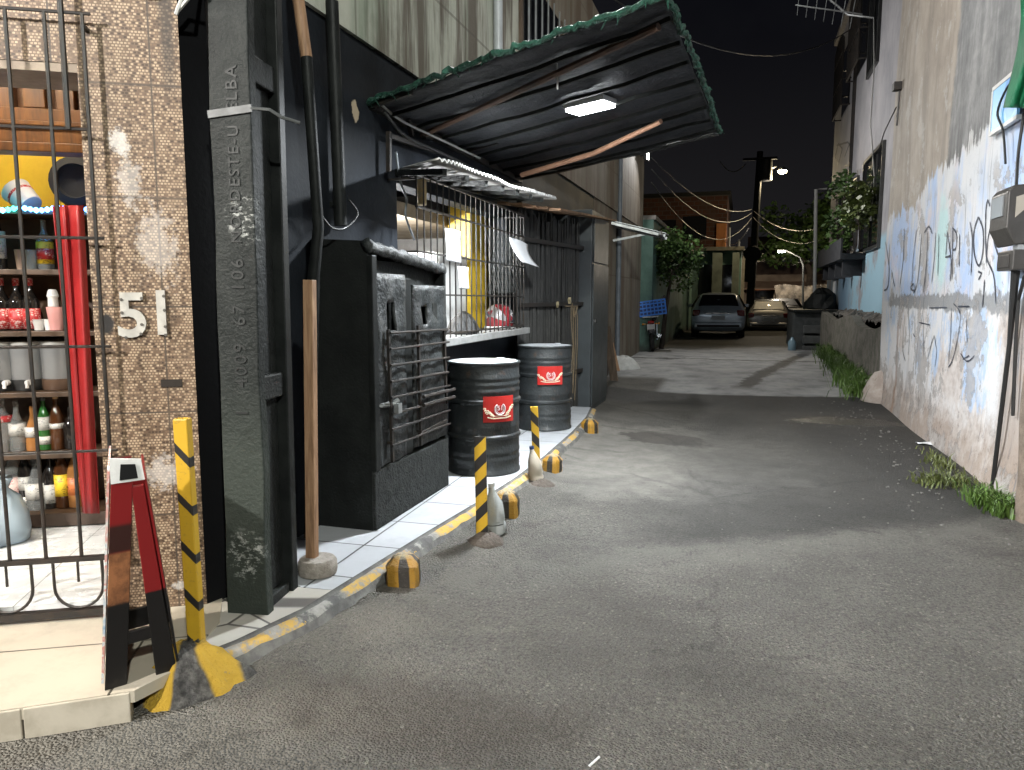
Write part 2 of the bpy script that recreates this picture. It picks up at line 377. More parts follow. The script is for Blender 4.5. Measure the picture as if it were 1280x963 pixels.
b.f = [[i*7+k, i*7+k+1, (i+1)*7+k+1, (i+1)*7+k] for i in range(m-1) for k in range(6)]+[list(range(7)), [(m-1)*7+k for k in range(7)]]; b.m = [1 if k in (1, 4, 5) else 0 for i in range(m-1) for k in range(6)]+[1, 1]
tag(b.build('kerb', [kerb_mat(), worn('kerb_mortar', (.075, .072, .068), (.19, .18, .165), 9, .85, .7, .6, .012, local=False)], smooth=True), kind='structure')

def tiles_mat(name, tile, tile2, grout, sc, w, h, rot, cracked=0.0, rough=.25, mort=.006):
    n = NT(name); p = n.pos()
    v = n.mapv(p, rot=(0, 0, rot))
    bc, bf = n.brick(v, sc, w, h, mort, 0.0)
    a = n.noise(6, p, 6, .7); c = n.noise(45, p, 3)
    col = n.mix(n.sep(bc)[0], tile, tile2)
    dirt = n.step(a, .45, .75)
    col = n.mix(n.math('MULTIPLY', dirt, .35), col, tuple(q*.55 for q in tile))
    g = bf
    if cracked:
        e = n.vor(2.3, p, 'DISTANCE_TO_EDGE'); g = n.math('MAXIMUM', g, n.math('MULTIPLY', n.step(e, .02, .012), cracked))
    col = n.mix(g, col, grout)
    return n.out(col, n.math('ADD', rough, n.math('MULTIPLY', a, .25)), n.math('SUBTRACT', n.math('MULTIPLY', a, .15), g), .5, .004)
m_side = tiles_mat('white_tiles', (.5, .51, .53), (.43, .44, .46), (.05, .05, .05), 1, .62, .46, math.radians(-2), .0)
m_side2 = tiles_mat('broken_tiles', (.56, .53, .48), (.46, .42, .37), (.09, .08, .075), 1, .45, .4, math.radians(24), .9)
m_terr = tiles_mat('cream_tiles', (.5, .445, .36), (.465, .415, .335), (.07, .06, .045), 1, .9, .62, math.radians(-28.5), 0, .2, .005)
def flat(name, poly, z0, z1, m):
    b = MB(); b.prism([(x, y, z0) for x, y in poly], (0, 0, z1-z0)); return tag(b.build(name, m), kind='structure')
ki = [(x, y) for x, y in KI]
kk = [q for q in ki if q[1] > 2.98]; k2 = [q for q in ki if q[1] <= 3.03]
flat('pavement', kk+[(-1.98, 2.98), (-2.6, 3.3), (-2.6, 9.2)], -.05, .1, m_side)
# broken tile corner and cream terrace meet below the post
A = PZ(0, 890, .1); B = PZ(160, 866, .1); td = (B-A).normalized()
tl = A-td*2.6; tr = B+td*.02
flat('pavement_corner', k2+[(-2.0, 2.12), (-2.1, 2.5), (-2.35, 2.8), (-2.6, 3.28), (-2.0, 2.975)], -.05, .0985, m_side2)
q0 = FS(-3.4, 0, 3.2); q1 = FS(.02, 0, .35)
flat('terrace', [(tl.x, tl.y), (tr.x, tr.y), (-1.97, 2.14), (-2.09, 2.53), (q1.x, q1.y), FS(-.2, 0, .35).to_2d()[:], FS(-.2, 0, 3.2).to_2d()[:], (q0.x, q0.y)], .06, .1045, m_terr)
# tiled riser of the step
td2 = V((td.y, -td.x, 0))
if td2.y > 0: td2 = -td2
b = MB()
for p, q in ((tl, A+td*.06), (A+td*.066, tr-td*.015)):
    b.prism([p+td2*.004-V((0, 0, .165)), q+td2*.004-V((0, 0, .165)), q+td2*.004, p+td2*.004], -td2*.06)
tag(b.build('terrace_step', worn('step_tile', (.5, .45, .37), (.3, .26, .2), 7, .35, .6, .15), bev=.004), kind='structure')

# ================================================================== BAR BUILDING (corner house with the canopy)
bar = thing('bar_building', 'corner house with mosaic tile bar front, black alley wall and stained bare upper storey', 'building', (-2.3, 2.7, 0))
XW = -2.42
def mosaic():
    n = NT('mosaic'); p = n.pos(); x, y, z = n.sep(p); s = n.dot(p, tuple(FD))
    v = n.comb(s, z, 0.0)
    s0 = P0.dot(FD)
    bc, bf = n.brick(v, 1, .0138, .0116, .0021, .5)
    r = n.sep(bc)[0]; big = n.noise(5, p, 5, .7)
    rr = n.math('ADD', r, n.math('MULTIPLY', n.math('SUBTRACT', n.noise(34, v, 3), .5), .3))
    col = n.ramp(rr, [(.1, (.05, .028, .016)), (.27, (.15, .092, .054)), (.46, (.3, .208, .133)), (.85, (.41, .305, .205))])
    col = n.mix(n.math('MULTIPLY', bf, .85), col, (.085, .052, .032))
    # big panel joints
    ps, pf = n.brick(n.comb(n.math('SUBTRACT', s, s0-.115), n.math('SUBTRACT', z, .075), 0.0), 1, .37, .455, .004, 0.0)
    col = n.mix(n.math('MULTIPLY', pf, .9), col, (.05, .035, .025))
    col = n.mix(n.math('MULTIPLY', n.step(big, .5, .75), .4), col, (.2, .14, .09))
    u = n.math('SUBTRACT', s, s0)
    w = n.noise(9, p, 5, .7)
    for cx, cz, rx, rz, am in ((-.25, 2.12, .045, .05, .6), (-.22, 1.95, .05, .12, .35), (-.13, 1.7, .09, .16, .28), (-.14, .72, .1, .08, .4), (-.1, .2, .05, .02, .5)):
        col = n.mix(n.math('MULTIPLY', n.step(n.ell(u, z, cx, cz, rx, rz, n.noise(26, p, 5, .75), 1.6), 1.05, .55), am), col, (.66, .63, .6))
    # soot stain at the top right, black hole next to the number
    st = n.math('MULTIPLY', n.step(n.math('ABSOLUTE', n.math('SUBTRACT', u, n.math('ADD', -.06, n.math('MULTIPLY', w, .03)))), .04, .01), n.step(z, 2.2, 2.5))
    col = n.mix(n.math('MULTIPLY', st, .75), col, (.03, .022, .018))
    col = n.mix(n.step(n.ell(u, z, -.345, 1.37, .036, .05, w, .5), 1.0, .6), col, (.015, .013, .012))
    rough = n.math('ADD', .3, n.math('MULTIPLY', big, .4))
    return n.out(col, rough, n.math('SUBTRACT', n.math('MULTIPLY', r, .4), n.math('MAXIMUM', bf, pf)), .6, .003)
m_mos = mosaic()
b = MB()
b.fbox(-.39, 0.0, 0, .22, .06, 2.98)                      # tile column
b.build('tile_column', m_mos, bar)
b = MB(); b.fbox(-2.6, -.39, 0, .16, 2.42, 2.98); b.fbox(-.3895, -.07, -.012, 0, 2.69, 2.8)
b.build('tile_lintel', m_mos, bar)
b = MB(); b.fbox(-2.6, -.392, .004, .3, 2.385, 2.42)
b.build('soffit_board', worn('soffit', (.3, .24, .18), (.12, .09, .07), 8, .7), bar)
b = MB(); b.fbox(-4.4, -2.6, 0, .2, .1, 2.98); b.build('front_wall', m_mos, bar)
# house number
num = None
m_screw = plain('screw', (.1, .09, .08), .4)
m_num = worn('number_plate', (.46, .44, .4), (.3, .28, .25), 20, .5)
c5 = FP(165, 396); c1_ = FP(203, 394)
for ch, px, py in (('5', 165.5, 397), ('1', 202, 394)):
    b = MB(); add_text(b, ch, .262, .006, FP(px, py, -.007), FD, V((0, 0, 1)), .005)
    dg = b.build('house_number_digit', m_num, bar)
    for (dx, dz) in ((-.04, .075), (.04, .08), (-.04, .02), (.035, -.03), (-.03, -.085), (.03, -.07)) if ch == '5' else ((0.012, .08), (.012, .02), (.012, -.05), (.012, -.085)):
        c = FP(px, py, -.0145)+FD*dx+V((0, 0, dz)); MB().lathe([(.0065, -.002), (.0065, .002)], c, 8, tuple(FN)).build('screw', m_screw, dg)
b = MB(); b.fbox(-.14, -.055, -.004, 0.01, 1.095, 1.128); b.build('wall_slot', plain('hole', (.02, .014, .01), .9), bar)
# --- black alley wall, with the kitchen window opening
WY0, WY1, WZ0, WZ1 = 5.0, 7.55, 1.16, 2.3
m_bw = NT('black_wall')
_p = m_bw.pos(); _a = m_bw.noise(2.4, _p, 6, .65); _b = m_bw.noise(30, _p, 4, .6); _x, _y, _z = m_bw.sep(_p)
_c = m_bw.ramp(_a, [(.3, (.009, .0105, .013)), (.55, (.015, .0175, .022)), (.75, (.026, .03, .037))])
_ch = m_bw.step(m_bw.ell(_y, _z, 4.42, 2.66, .05, .07, m_bw.noise(14, _p, 5), .8), 1, .8)
_c = m_bw.mix(_ch, _c, (.42, .34, .24)); _c = m_bw.mix(m_bw.step(_y, 3.5, 3.4), _c, (.008, .008, .009))
m_bw = m_bw.out(_c, m_bw.math('ADD', .42, m_bw.math('MULTIPLY', _a, .25)), m_bw.math('ADD', _a, m_bw.math('MULTIPLY', _b, .5)), .35, .012, spec=.08)
b = MB(); T = .16
cx, cy = FS(.0, 0).to_2d(); ex, ey = (-2.235, 2.80)
b.prism([(cx+.001, cy+.001, .06), (ex, ey, .06), (XW, 3.45, .06), (XW-.3, 3.45, .06), FS(0.001, .06, .3)], (0, 0, 3.06))
b.bx(XW-T, XW, 3.452, WY0, .06, 3.12); b.bx(XW-T, XW, WY0, WY1, .06, WZ0); b.bx(XW-T, XW, WY0, WY1, WZ1, 3.12); b.bx(XW-T, XW, WY1, 12.4, .06, 3.12)
b.build('alley_wall', m_bw, bar)
# --- bare stained concrete upper storey and the unpainted wall further down the alley
def stained(name='stained_concrete', base=((.26, .255, .215), (.46, .465, .4), (.56, .56, .49))):
    n = NT(name); p = n.pos(); x, y, z = n.sep(p)
    a = n.noise(1.6, p, 6, .7); streak = n.noise(3.2, n.mapv(p, (1, 1, .09)), 5, .7); f = n.noise(40, p, 4)
    col = n.ramp(a, [(.3, base[0]), (.5, base[1]), (.75, base[2])])
    col = n.mix(n.math('MULTIPLY', n.step(streak, .44, .6), .85), col, (.075, .05, .035))
    col = n.mix(n.math('MULTIPLY', n.step(n.noise(2.1, n.mapv(p, (1, 1, .3), loc=(3, 5, 1)), 5), .48, .68), .6), col, (.15, .21, .145))
    br, bf = n.brick(n.comb(y, z, 0.0), 1, 1.1, 1.9, .012, 0.0)
    col = n.mix(n.math('MULTIPLY', bf, .5), col, (.09, .075, .06))
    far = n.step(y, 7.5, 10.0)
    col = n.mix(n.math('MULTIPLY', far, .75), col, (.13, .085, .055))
    return n.out(col, .85, n.math('ADD', n.math('ADD', a, n.math('MULTIPLY', f, .4)), n.math('MULTIPLY', bf, -.5)), .5, .015)
m_st = stained()
b = MB(); b.prism([(ex, ey, 3.12), (XW+.03, 3.45, 3.12), (XW+.03, 18.4, 3.12), (-8, 18.4, 3.12), (-8, ey-3.2, 3.12)], (0, 0, 2.9))
b.bx(XW-.2, XW, 12.402, 18.4, -.05, 3.119); b.bx(-8, XW-.2, 18.2, 18.4, -.05, 3.119)
b.build('upper_wall', m_st, bar)
b = MB(); b.fbox(-4.6, -.0, .004, .2, 2.98, 5.6); b.build('upper_front', m_st, bar)
# upstairs window with bars, pipes hanging beside it
w = MB(); wy0, wy1 = PX(648, 30, XW+.03).y, PX(700, 30, XW+.03).y
w.bx(XW+.03, XW+.07, wy0, wy1, 3.84, 3.9); w.bx(XW+.03, XW+.07, wy0, wy0+.06, 3.9, 5); w.bx(XW+.03, XW+.07, wy1-.06, wy1, 3.9, 5)
uw = w.build('upper_window', wood_dark, bar, bev=.004)
b = MB(); b.bx(XW+.032, XW+.04, wy0+.06, wy1-.06, 3.9, 5); b.build('pane', dark_glass, uw)
b = MB()
for i in range(7):
    yy = wy0+.12+i*(wy1-wy0-.2)/6; b.tube([(XW+.11, yy, 3.84), (XW+.11, yy, 5)], .011, 6)
b.bar((XW+.11, wy0-.03, 3.84), (XW+.11, wy1+.03, 3.84), .03, .02); b.build('window_grille', galv, uw)
# drain pipe on the upper wall and the pipe further down
b = MB(); y0 = PX(625, 30, XW+.1).y; b.tube([(XW+.08, y0, 3.0), (XW+.08, y0, 5.9)], .045, 10)
for z in (3.5, 4.6): b.box((XW+.06, y0, z), (.1, .12, .03))
b.build('rain_pipe', worn('pipe_pvc', (.5, .52, .55), (.35, .36, .37), 6, .35), bar, smooth='auto')
b = MB(); p = PX(776, 200, XW+.06); b.tube([(XW+.05, p.y, .2), (XW+.05, p.y, 5.9)], .05, 8); b.build('rain_pipe', worn('pipe_grey', (.14, .16, .19), None, 6, .5), bar, smooth='auto')
# --- interior shell behind the bar front
m_in = worn('room_wall', (.42, .36, .28), (.3, .25, .2), 4, .7)
b = MB(); b.fbox(-3.2, .25, 1.72, 1.8, .1, 3.0); b.build('back_wall', yellow_wall, bar)
b = MB(); b.fbox(-3.2, -.18, .2, 1.72, 2.9, 2.97); b.build('bar_ceiling', m_in, bar)
b = MB(); b.fbox(-3.3, -3.2, .2, 1.8, .1, 3.0); b.fbox(-.3, -.2, .22, 1.72, .1, 2.9); b.build('bar_side_wall', m_in, bar)
m_wft = tiles_mat('bar_floor_tiles', (.62, .64, .64), (.6, .61, .62), (.25, .26, .26), 1, .5, .5, math.radians(-29), 0, .15, .003)
b = MB(); b.fbox(-3.2, -.3, .07, 1.72, .1, .135); b.build('bar_floor', m_wft, bar)
# timber valance above the bar
b = MB()
m_tim = NT('timber'); _w = m_tim.noise(4, m_tim.mapv(m_tim.pos(), (5, 5, .6)), 6, .6, .5)
m_tim = m_tim.out(m_tim.ramp(_w, [(.3, (.05, .017, .002)), (.55, (.13, .048, .006)), (.8, (.22, .088, .012))]), .4, _w, .25, .003)
for k, (z0, z1, d) in enumerate(((2.215, 2.26, .86), (2.262, 2.34, .88), (2.342, 2.365, .85), (2.367, 2.43, .87))): b.fbox(-2.6, -.3, d, .96, z0, z1)
for k in range(17): b.fbox(-2.6+k*.14, -2.6+k*.14+(.085 if k % 2 else .1), .9 if k % 2 else .87, .96, 2.432, 2.88)
b.fbox(-2.6, -.3, .955, 1.0, 2.215, 2.9)
b.build('timber_valance', m_tim, bar, bev=.004)
# --- door grille of the bar
GZ = -.05
def gp(px, py): return FP(px, py, GZ)
b = MB(); s_r, _ = sz(gp(130, 765)); s_r = -.345
zt, zb = gp(60, 14).z, .13
sps = [s_r-.137*i for i in range(14)]
for i, s in enumerate(sps): b.tube([FS(s, zt, GZ), FS(s, .37, GZ)], .0075, 6)
for py in (14, 160, 297, 434, 566): z = gp(60, py).z; b.tube([FS(sps[-1], z, GZ), FS(s_r+.03 if py != 160 else s_r+.0, z, GZ)], .0065, 6)
b.bar(FS(-2.3, .372, GZ), FS(s_r+.02, .372, GZ), .02, .026, FN); b.bar(FS(-2.3, .135, GZ), FS(s_r+.02, .135, GZ), .03, .04, FN)
for i in range(0, 13, 2):
    s = sps[i]-.06; pts = []
    for k in range(13):
        a = math.pi*k/12; pts.append(FS(s-.137/2*0-.095+.095*math.cos(a), .25-.095*math.sin(a), GZ))
    b.tube([FS(s, .36, GZ)]+pts+[FS(s-.19, .36, GZ)], .0065, 6)
    b.tube([FS(s-.095, .36, GZ), FS(s-.095, .27, GZ)], .0055, 6)
b.tube([FS(s_r-.075, 2.9, GZ-.004), FS(s_r-.075, 2.15, GZ-.004)], .011, 6)
for z in (.6, 2.55): b.bar(FS(s_r, z, GZ), FS(s_r, z, 0.0), .02, .012, (0, 0, 1))
b.build('door_grille', iron, bar)

# --- kitchen behind the alley window
b = MB(); b.bx(-5.2, XW-T, 4.2, 4.3, .1, 3.0); b.bx(-5.2, XW-T, 8.6, 8.7, .1, 3.0); b.bx(-5.2, -5.1, 4.3, 8.6, .1, 3.0)
b.build('kitchen_wall', worn('kitchen_paint', (.34, .33, .31), (.12, .1, .09), 3, .7), bar)
b = MB(); b.bx(-5.2, XW-T, 4.2, 8.7, 2.72, 2.78); b.build('kitchen_ceiling', black_rough, bar)
b = MB(); b.bx(-5.2, XW-T, 4.2, 8.7, .05, .12); b.build('kitchen_floor', m_wft, bar)
b = MB(); p = PX(588, 330, -2.66); q = PX(611, 330, -2.66); b.bx(-2.9, -2.66, p.y, q.y, .1, 2.72)
b.build('yellow_column', yellow_wall, bar, bev=.006)
b = MB(); b.bx(-4.3, -2.92, 4.3, 8.6, 2.2, 2.32); b.build('kitchen_beam', worn('beam', (.42, .34, .24), (.2, .15, .1), 5, .7), bar)
b = MB(); b.bx(XW-.18, -2.15, WY0-.02, WY1+.04, 1.105, 1.165); b.build('window_ledge', worn('ledge', (.22, .22, .215), (.12, .12, .115), 12, .5, .6), bar, bev=.006)
# cage over the window
XG = -2.2; g0, g1 = 4.86, 7.52
b = MB()
n_ = 22
for i in range(n_+1):
    y = g0+(g1-g0)*i/n_; b.tube([(XG, y, 1.1), (XG, y, 2.34-.03*i/n_)], .0065, 6)
for z in (1.2, 1.5, 1.8, 2.11, 2.33): b.bar((XG-.002, g0, z), (XG-.002, g1, z-.01), .022, .012)
for y in (g0, g1):
    for z in (1.2, 1.8, 2.3): b.bar((XG, y, z), (XW, y, z), .014, .014)
for i in range(1, 3):
    for y in (g1,): b.tube([(XG-.075*i, y, 1.1), (XG-.075*i, y, 2.3)], .008, 6)
b.build('window_cage', iron, bar)
b = MB()
def strip(a, c, w=.003): b.bar(a, c, w, w)
k = 0
for i in range(27):
    ya = 6.3+i*.05
    for sgn in (1, -1):
        p0 = V((XG+.014+.002*sgn, ya, 1.52)); L = .56
        y1 = ya+sgn*L*.55
        if 6.25 < y1 < 7.5 and 6.25 < ya < 7.5: strip(p0, (XG+.014+.002*sgn, y1, 2.08))
b.build('wire_mesh', black_metal, bar)
# corrugated sheet over the window, rough plank eave over the gate
def corr(u, v):
    ya, yb = 5.05-.75*v, 7.6-.35*v; y = ya+(yb-ya)*u
    xo = -1.8; x = XW+(xo-XW)*v
    z = 2.4+(2.31-2.4)*v+.13*u+.012*math.sin(u*2*math.pi*46)+.01*math.sin(u*9)
    return (x+(.015*math.sin(u*21) if v > .9 else 0), y, z)
b = MB(); b.grid(corr, 46*6, 4)
b.build('corrugated_awning', worn('asbestos_sheet', (.55, .54, .52), (.3, .29, .28), 9, .8, .6), bar, smooth=True, solid=.007)
b = MB()
for i in range(7):
    y = 5.0+i*.4; b.bar((XW, y, 2.37+.02*i), (-1.84, y-.5, 2.27+.02*i), .03, .04)
b.bar((-2.3, 5.0, 2.36), (-2.3, 7.5, 2.47), .03, .05); b.build('awning_batten', black_rough, bar)
b = MB()
for i in range(5):
    x = -2.36+i*.13; b.bar((x, 7.3+.1*jit(1), 2.44-.02*i+jit(.01)), (x+jit(.03), 10.6+jit(.15), 2.62-.012*i+jit(.01)), .12, .02)
b.build('plank_eave', worn('eave_board', (.26, .15, .08), (.1, .06, .035), 6, .8, .7), bar)
b = MB(); b.bx(XW, XW+.05, 8.0, 10.5, 2.42, 2.6)
b.build('eave_fascia', black_rough, bar)
# pipe stub with yellow tape under the awning, and the wall drain pipe by the pole
b = MB(); p = PX(527, 215, -2.3); b.tube([(-2.3, p.y, p.z+.02), (-2.3, p.y, p.z-.24)], .035, 10); b.bar((-2.4, p.y+.04, p.z+.03), (-2.3, p.y+.04, p.z+.03), .12, .02)
b.build('pipe_stub', worn('tape_pipe', (.6, .45, .2), (.55, .5, .42), 14, .5), bar, smooth='auto')
b = MB(); p = PX(425, 272, -2.36); b.tube([(-2.355, p.y, p.z-.05), (-2.365, p.y-.02, 3.2)], .04, 10)
b.bar((XW, p.y, p.z+.08), (-2.32, p.y, p.z+.08), .03, .03)
b.build('drain_pipe', black_paint, bar, smooth='auto')
# far part: lean-to porch frame and boarded gap of the alley wall beyond the metal box
b = MB()
p = PX(779, 278, XW); q = PY(828, 291, 14.6)
for dy, dz in ((0, 0), (.35, -.02)):
    b.bar((XW, 14.1+dy, 2.86+dz), (-1.45, 14.1+dy+.25, 2.62+dz), .05, .05)
b.bar((XW, 14.3, 2.55), (-1.75, 14.4, 2.68), .04, .04); b.bar((-1.5, 13.9, 2.64), (-1.5, 14.9, 2.62), .05, .06)
b.prism([(XW, 14.05, 2.9), (-1.42, 14.3, 2.66), (-1.42, 14.75, 2.66), (XW, 14.6, 2.9)], (0, 0, .012))
b.build('small_porch_roof', galv, bar)
b = MB(); yy = 10.75
while yy < 13.2:
    w = random.uniform(.07, .2); z0 = .05+jit(.03); zt_ = 2.25+jit(.12)
    x = -2.28+jit(.04); b.bar((x, yy+w/2, z0), (x+jit(.05), yy+w/2+jit(.06), zt_), w, .025, (1, 0, 0)); yy += w+random.choice((.005, .01, .05))
b.build('plank_boarding', wood_dark, bar)
b = MB(); b.bx(-2.3, -2.2, 11.9, 12.05, 2.2, 2.34); b.tube([(-2.18, 12.2, .3), (-2.2, 12.25, 1.4), (-2.16, 12.1, 2.2)], .03, 7)
b.build('junction_box', worn('box_tan', (.35, .3, .2), None, 9), bar)

# ================================================================== RIGHT SIDE: near house with graffiti
xr = 1.9
near = thing('graffiti_house', 'tall right hand house, beige and grey plaster above, white and blue scribbled paint below', 'building', (2.2, 8, 0))
def rwall():
    n = NT('painted_plaster'); p = n.pos(); x, y, z = n.sep(p)
    a = n.noise(1.3, p, 6, .65); m_ = n.noise(6, p, 6, .7); f = n.noise(45, p, 4); st = n.noise(3.4, n.mapv(p, (1, 1, .1)), 6, .7)
    st2 = n.noise(7, n.mapv(p, (1, 1, .06), loc=(4, 2, 0)), 5, .7); w = n.math('SUBTRACT', m_, .5); wa = n.math('SUBTRACT', a, .5)
    # upper plaster: beige in the far half, soot grey nearer
    beige = n.ramp(a, [(.3, (.26, .225, .19)), (.55, (.38, .335, .285)), (.75, (.46, .415, .37))])
    beige = n.mix(n.math('MULTIPLY', n.step(st, .45, .66), .55), beige, (.17, .15, .13)); beige = n.mix(n.math('MULTIPLY', n.step(n.noise(1.8, n.mapv(p, loc=(2, 2, 7)), 7, .75), .54, .62), .5), beige, (.5, .49, .47))
    grey = n.ramp(n.math('ADD', n.math('MULTIPLY', st, .6), n.math('MULTIPLY', m_, .4)), [(.32, (.085, .09, .095)), (.48, (.19, .195, .2)), (.68, (.4, .4, .4))])
    gl = n.step(n.math('ADD', y, n.math('MULTIPLY', w, .25)), 8.66, 8.48)
    col = n.mix(gl, beige, grey)
    brn = n.math('MULTIPLY', n.step(n.math('ADD', y, n.math('MULTIPLY', a, 1.0)), 7.9, 7.4), n.step(n.math('ADD', z, n.math('MULTIPLY', st, .8)), 3.7, 2.9))
    col = n.mix(n.math('MULTIPLY', brn, .8), col, (.27, .22, .185))
    lt = n.step(n.ell(y, z, 7.75, 2.72, .1, .28, m_, .8), 1, .7); col = n.mix(lt, col, (.68, .68, .68))
    # soot just over the paint
    soot = n.math('MULTIPLY', n.math('MULTIPLY', n.step(z, 3.3, 2.75), gl), n.step(st2, .4, .65)); col = n.mix(n.math('MULTIPLY', soot, .8), col, (.06, .06, .062))
    # white/blue paint, stepped upper edge (rises towards the camera)
    edge = n.math('ADD', 2.58, n.math('MULTIPLY', n.step(y, 10.3, 9.4), .22))
    edge = n.math('ADD', edge, n.math('MULTIPLY', n.step(y, 7.9, 7.0), .14))
    zz = n.math('SUBTRACT', n.math('ADD', z, n.math('MULTIPLY', w, .3)), edge)
    drip = n.math('MULTIPLY', n.math('SUBTRACT', st2, .5), .55)
    pm = n.step(n.math('ADD', zz, drip), .03, -.03)
    wht = n.ramp(a, [(.3, (.46, .5, .56)), (.5, (.6, .615, .64)), (.75, (.66, .655, .65))])
    blue = n.noise(1.1, n.mapv(p, (1, 1.2, .45), loc=(1.7, 3.1, .4)), 5, .65)
    wht = n.mix(n.math('MULTIPLY', n.step(blue, .46, .6), .85), wht, (.36, .5, .76))
    cyan = n.step(n.ell(y, z, 8.6, 2.05, .32, .55, m_, .7), 1.05, .5); wht = n.mix(n.math('MULTIPLY', cyan, .55), wht, (.42, .75, .74))
    pk = n.noise(1.9, n.mapv(p, loc=(6, 1, 2)), 5); wht = n.mix(n.math('MULTIPLY', n.step(pk, .52, .66), .55), wht, (.66, .56, .55))
    grime = n.step(st2, .58, .75); wht = n.mix(n.math('MULTIPLY', grime, .4), wht, (.35, .35, .36))
    col = n.mix(pm, col, wht)
    # chipped mortar strip across the middle
    b1 = n.math('ABSOLUTE', n.math('SUBTRACT', n.math('ADD', z, n.math('MULTIPLY', w, .2)), 1.43))
    wd = n.math('SUBTRACT', .07, n.math('MULTIPLY', n.math('SUBTRACT', st2, .5), .22))
    sm = n.math('MULTIPLY', n.step(n.math('SUBTRACT', b1, wd), .02, -.01), n.step(y, 11.4, 11.1))
    # lower wall: pinkish, patchy and dirty towards the ground
    low = n.ramp(m_, [(.3, (.42, .36, .33)), (.5, (.58, .53, .5)), (.75, (.68, .65, .63))])
    lw = n.math('ADD', n.math('MULTIPLY', st2, .5), n.math('MULTIPLY', n.noise(4, p, 6, .75), .5)); lb = n.math('MAXIMUM', n.step(n.ell(y, z, 7.15, .95, .5, .45, lw, 1.5), 1.05, .85), n.step(n.ell(y, z, 8.6, 1.05, .3, .36, lw, 1.5), 1.05, .7))
    low = n.mix(n.math('MULTIPLY', lb, .85), low, (.42, .56, .78))
    lk = n.math('MULTIPLY', lb, n.step(st2, .55, .68)); low = n.mix(n.math('MULTIPLY', lk, .6), low, (.2, .24, .3))
    wp_ = n.noise(1.4, n.mapv(p, (1, 1, .6), loc=(3, 9, 2)), 7, .75); low = n.mix(n.math('MULTIPLY', n.step(wp_, .42, .54), n.step(n.math('ADD', z, n.math('MULTIPLY', st2, .5)), .45, .85)), low, (.66, .66, .67)); lw2 = n.math('MULTIPLY', n.step(n.noise(2.1, n.mapv(p, (1, 1, .5), loc=(13, 2, 6)), 8, .78), .52, .6), n.step(z, .4, .8)); low = n.mix(n.math('MULTIPLY', lw2, .75), low, (.4, .53, .72))
    dn = n.step(n.math('ADD', z, n.math('MULTIPLY', w, .9)), .6, .05)
    low = n.mix(n.math('MULTIPLY', dn, .7), low, (.3, .23, .18))
    nr = n.step(n.math('ADD', y, n.math('MULTIPLY', w, .5)), 6.75, 6.4); low = n.mix(n.math('MULTIPLY', nr, .8), low, (.3, .235, .19))
    rust = n.step(n.math('ADD', n.math('ABSOLUTE', n.math('SUBTRACT', y, 10.6)), n.math('MULTIPLY', m_, .12)), .14, .08); rust = n.math('MULTIPLY', rust, n.step(z, 1.25, 1.1))
    low = n.mix(n.math('MULTIPLY', rust, .6), low, (.3, .18, .12))
    col = n.mix(n.step(z, 1.46, 1.4), col, low)
    col = n.mix(n.math('MULTIPLY', sm, .9), col, (.24, .245, .25))
    pl1 = n.noise(1.7, n.mapv(p, loc=(2, 7, 3)), 9, .72); pm1 = n.math('MULTIPLY', n.step(pl1, .555, .575), n.step(z, 2.7, 2.4))
    col = n.mix(n.math('MULTIPLY', pm1, .75), col, n.ramp(m_, [(.3, (.27, .25, .235)), (.7, (.46, .43, .41))]))
    pe = n.math('MULTIPLY', n.math('MULTIPLY', n.step(pl1, .545, .555), n.step(pl1, .572, .562)), n.step(z, 2.7, 2.4)); col = n.mix(n.math('MULTIPLY', pe, .5), col, (.16, .15, .15))
    dp = n.noise(15, n.mapv(p, (1, 1, .035), loc=(1, 4, 0)), 4, .6); dm = n.math('MULTIPLY', n.math('MULTIPLY', n.step(dp, .6, .66), n.step(n.noise(1.2, n.mapv(p, loc=(8, 1, 1)), 3), .42, .56)), n.step(z, 3.0, 2.3)); col = n.mix(n.math('MULTIPLY', dm, .55), col, (.13, .14, .17))
    mo = n.math('MULTIPLY', n.step(n.noise(11, p, 8, .8), .53, .68), n.step(n.math('ADD', z, n.math('MULTIPLY', w, .8)), .9, .0)); col = n.mix(n.math('MULTIPLY', mo, .8), col, (.06, .055, .05))
    dr2 = n.math('MULTIPLY', n.step(f, .6, .72), .25); col = n.mix(dr2, col, (.2, .19, .19))
    hb = n.math('ADD', n.math('MULTIPLY', m_, .8), n.math('MULTIPLY', f, .45)); hb = n.math('SUBTRACT', hb, n.math('MULTIPLY', sm, .6)); hb = n.math('SUBTRACT', hb, n.math('MULTIPLY', pm1, .5))
    return n.out(col, n.math('ADD', .55, n.math('MULTIPLY', m_, .25)), hb, .45, .02)
m_rw = rwall()
b = MB()
def rwf(u, v):
    y = 4.2+(11.75-4.2)*u; z = -.05+7.5*v
    bulge = .02*math.sin(y*1.9+z*.8)+.015*math.sin(z*2.3-y)
    foot = .1*max(0, .35-z)*(1 if y < 12 else 0)
    return (xr+bulge*.6-foot*1.2, y, z)
b.grid(rwf, 40, 34)
b.bx(xr+.06, 7, 4.2, 4.3, -.05, 7.45); b.bx(xr+.03, 7, 11.7, 11.75, -.05, 7.45); b.bx(xr, 7, 4.2, 11.75, 7.45, 7.5)
b.build('plaster_wall', m_rw, near, smooth='auto', fix=False)
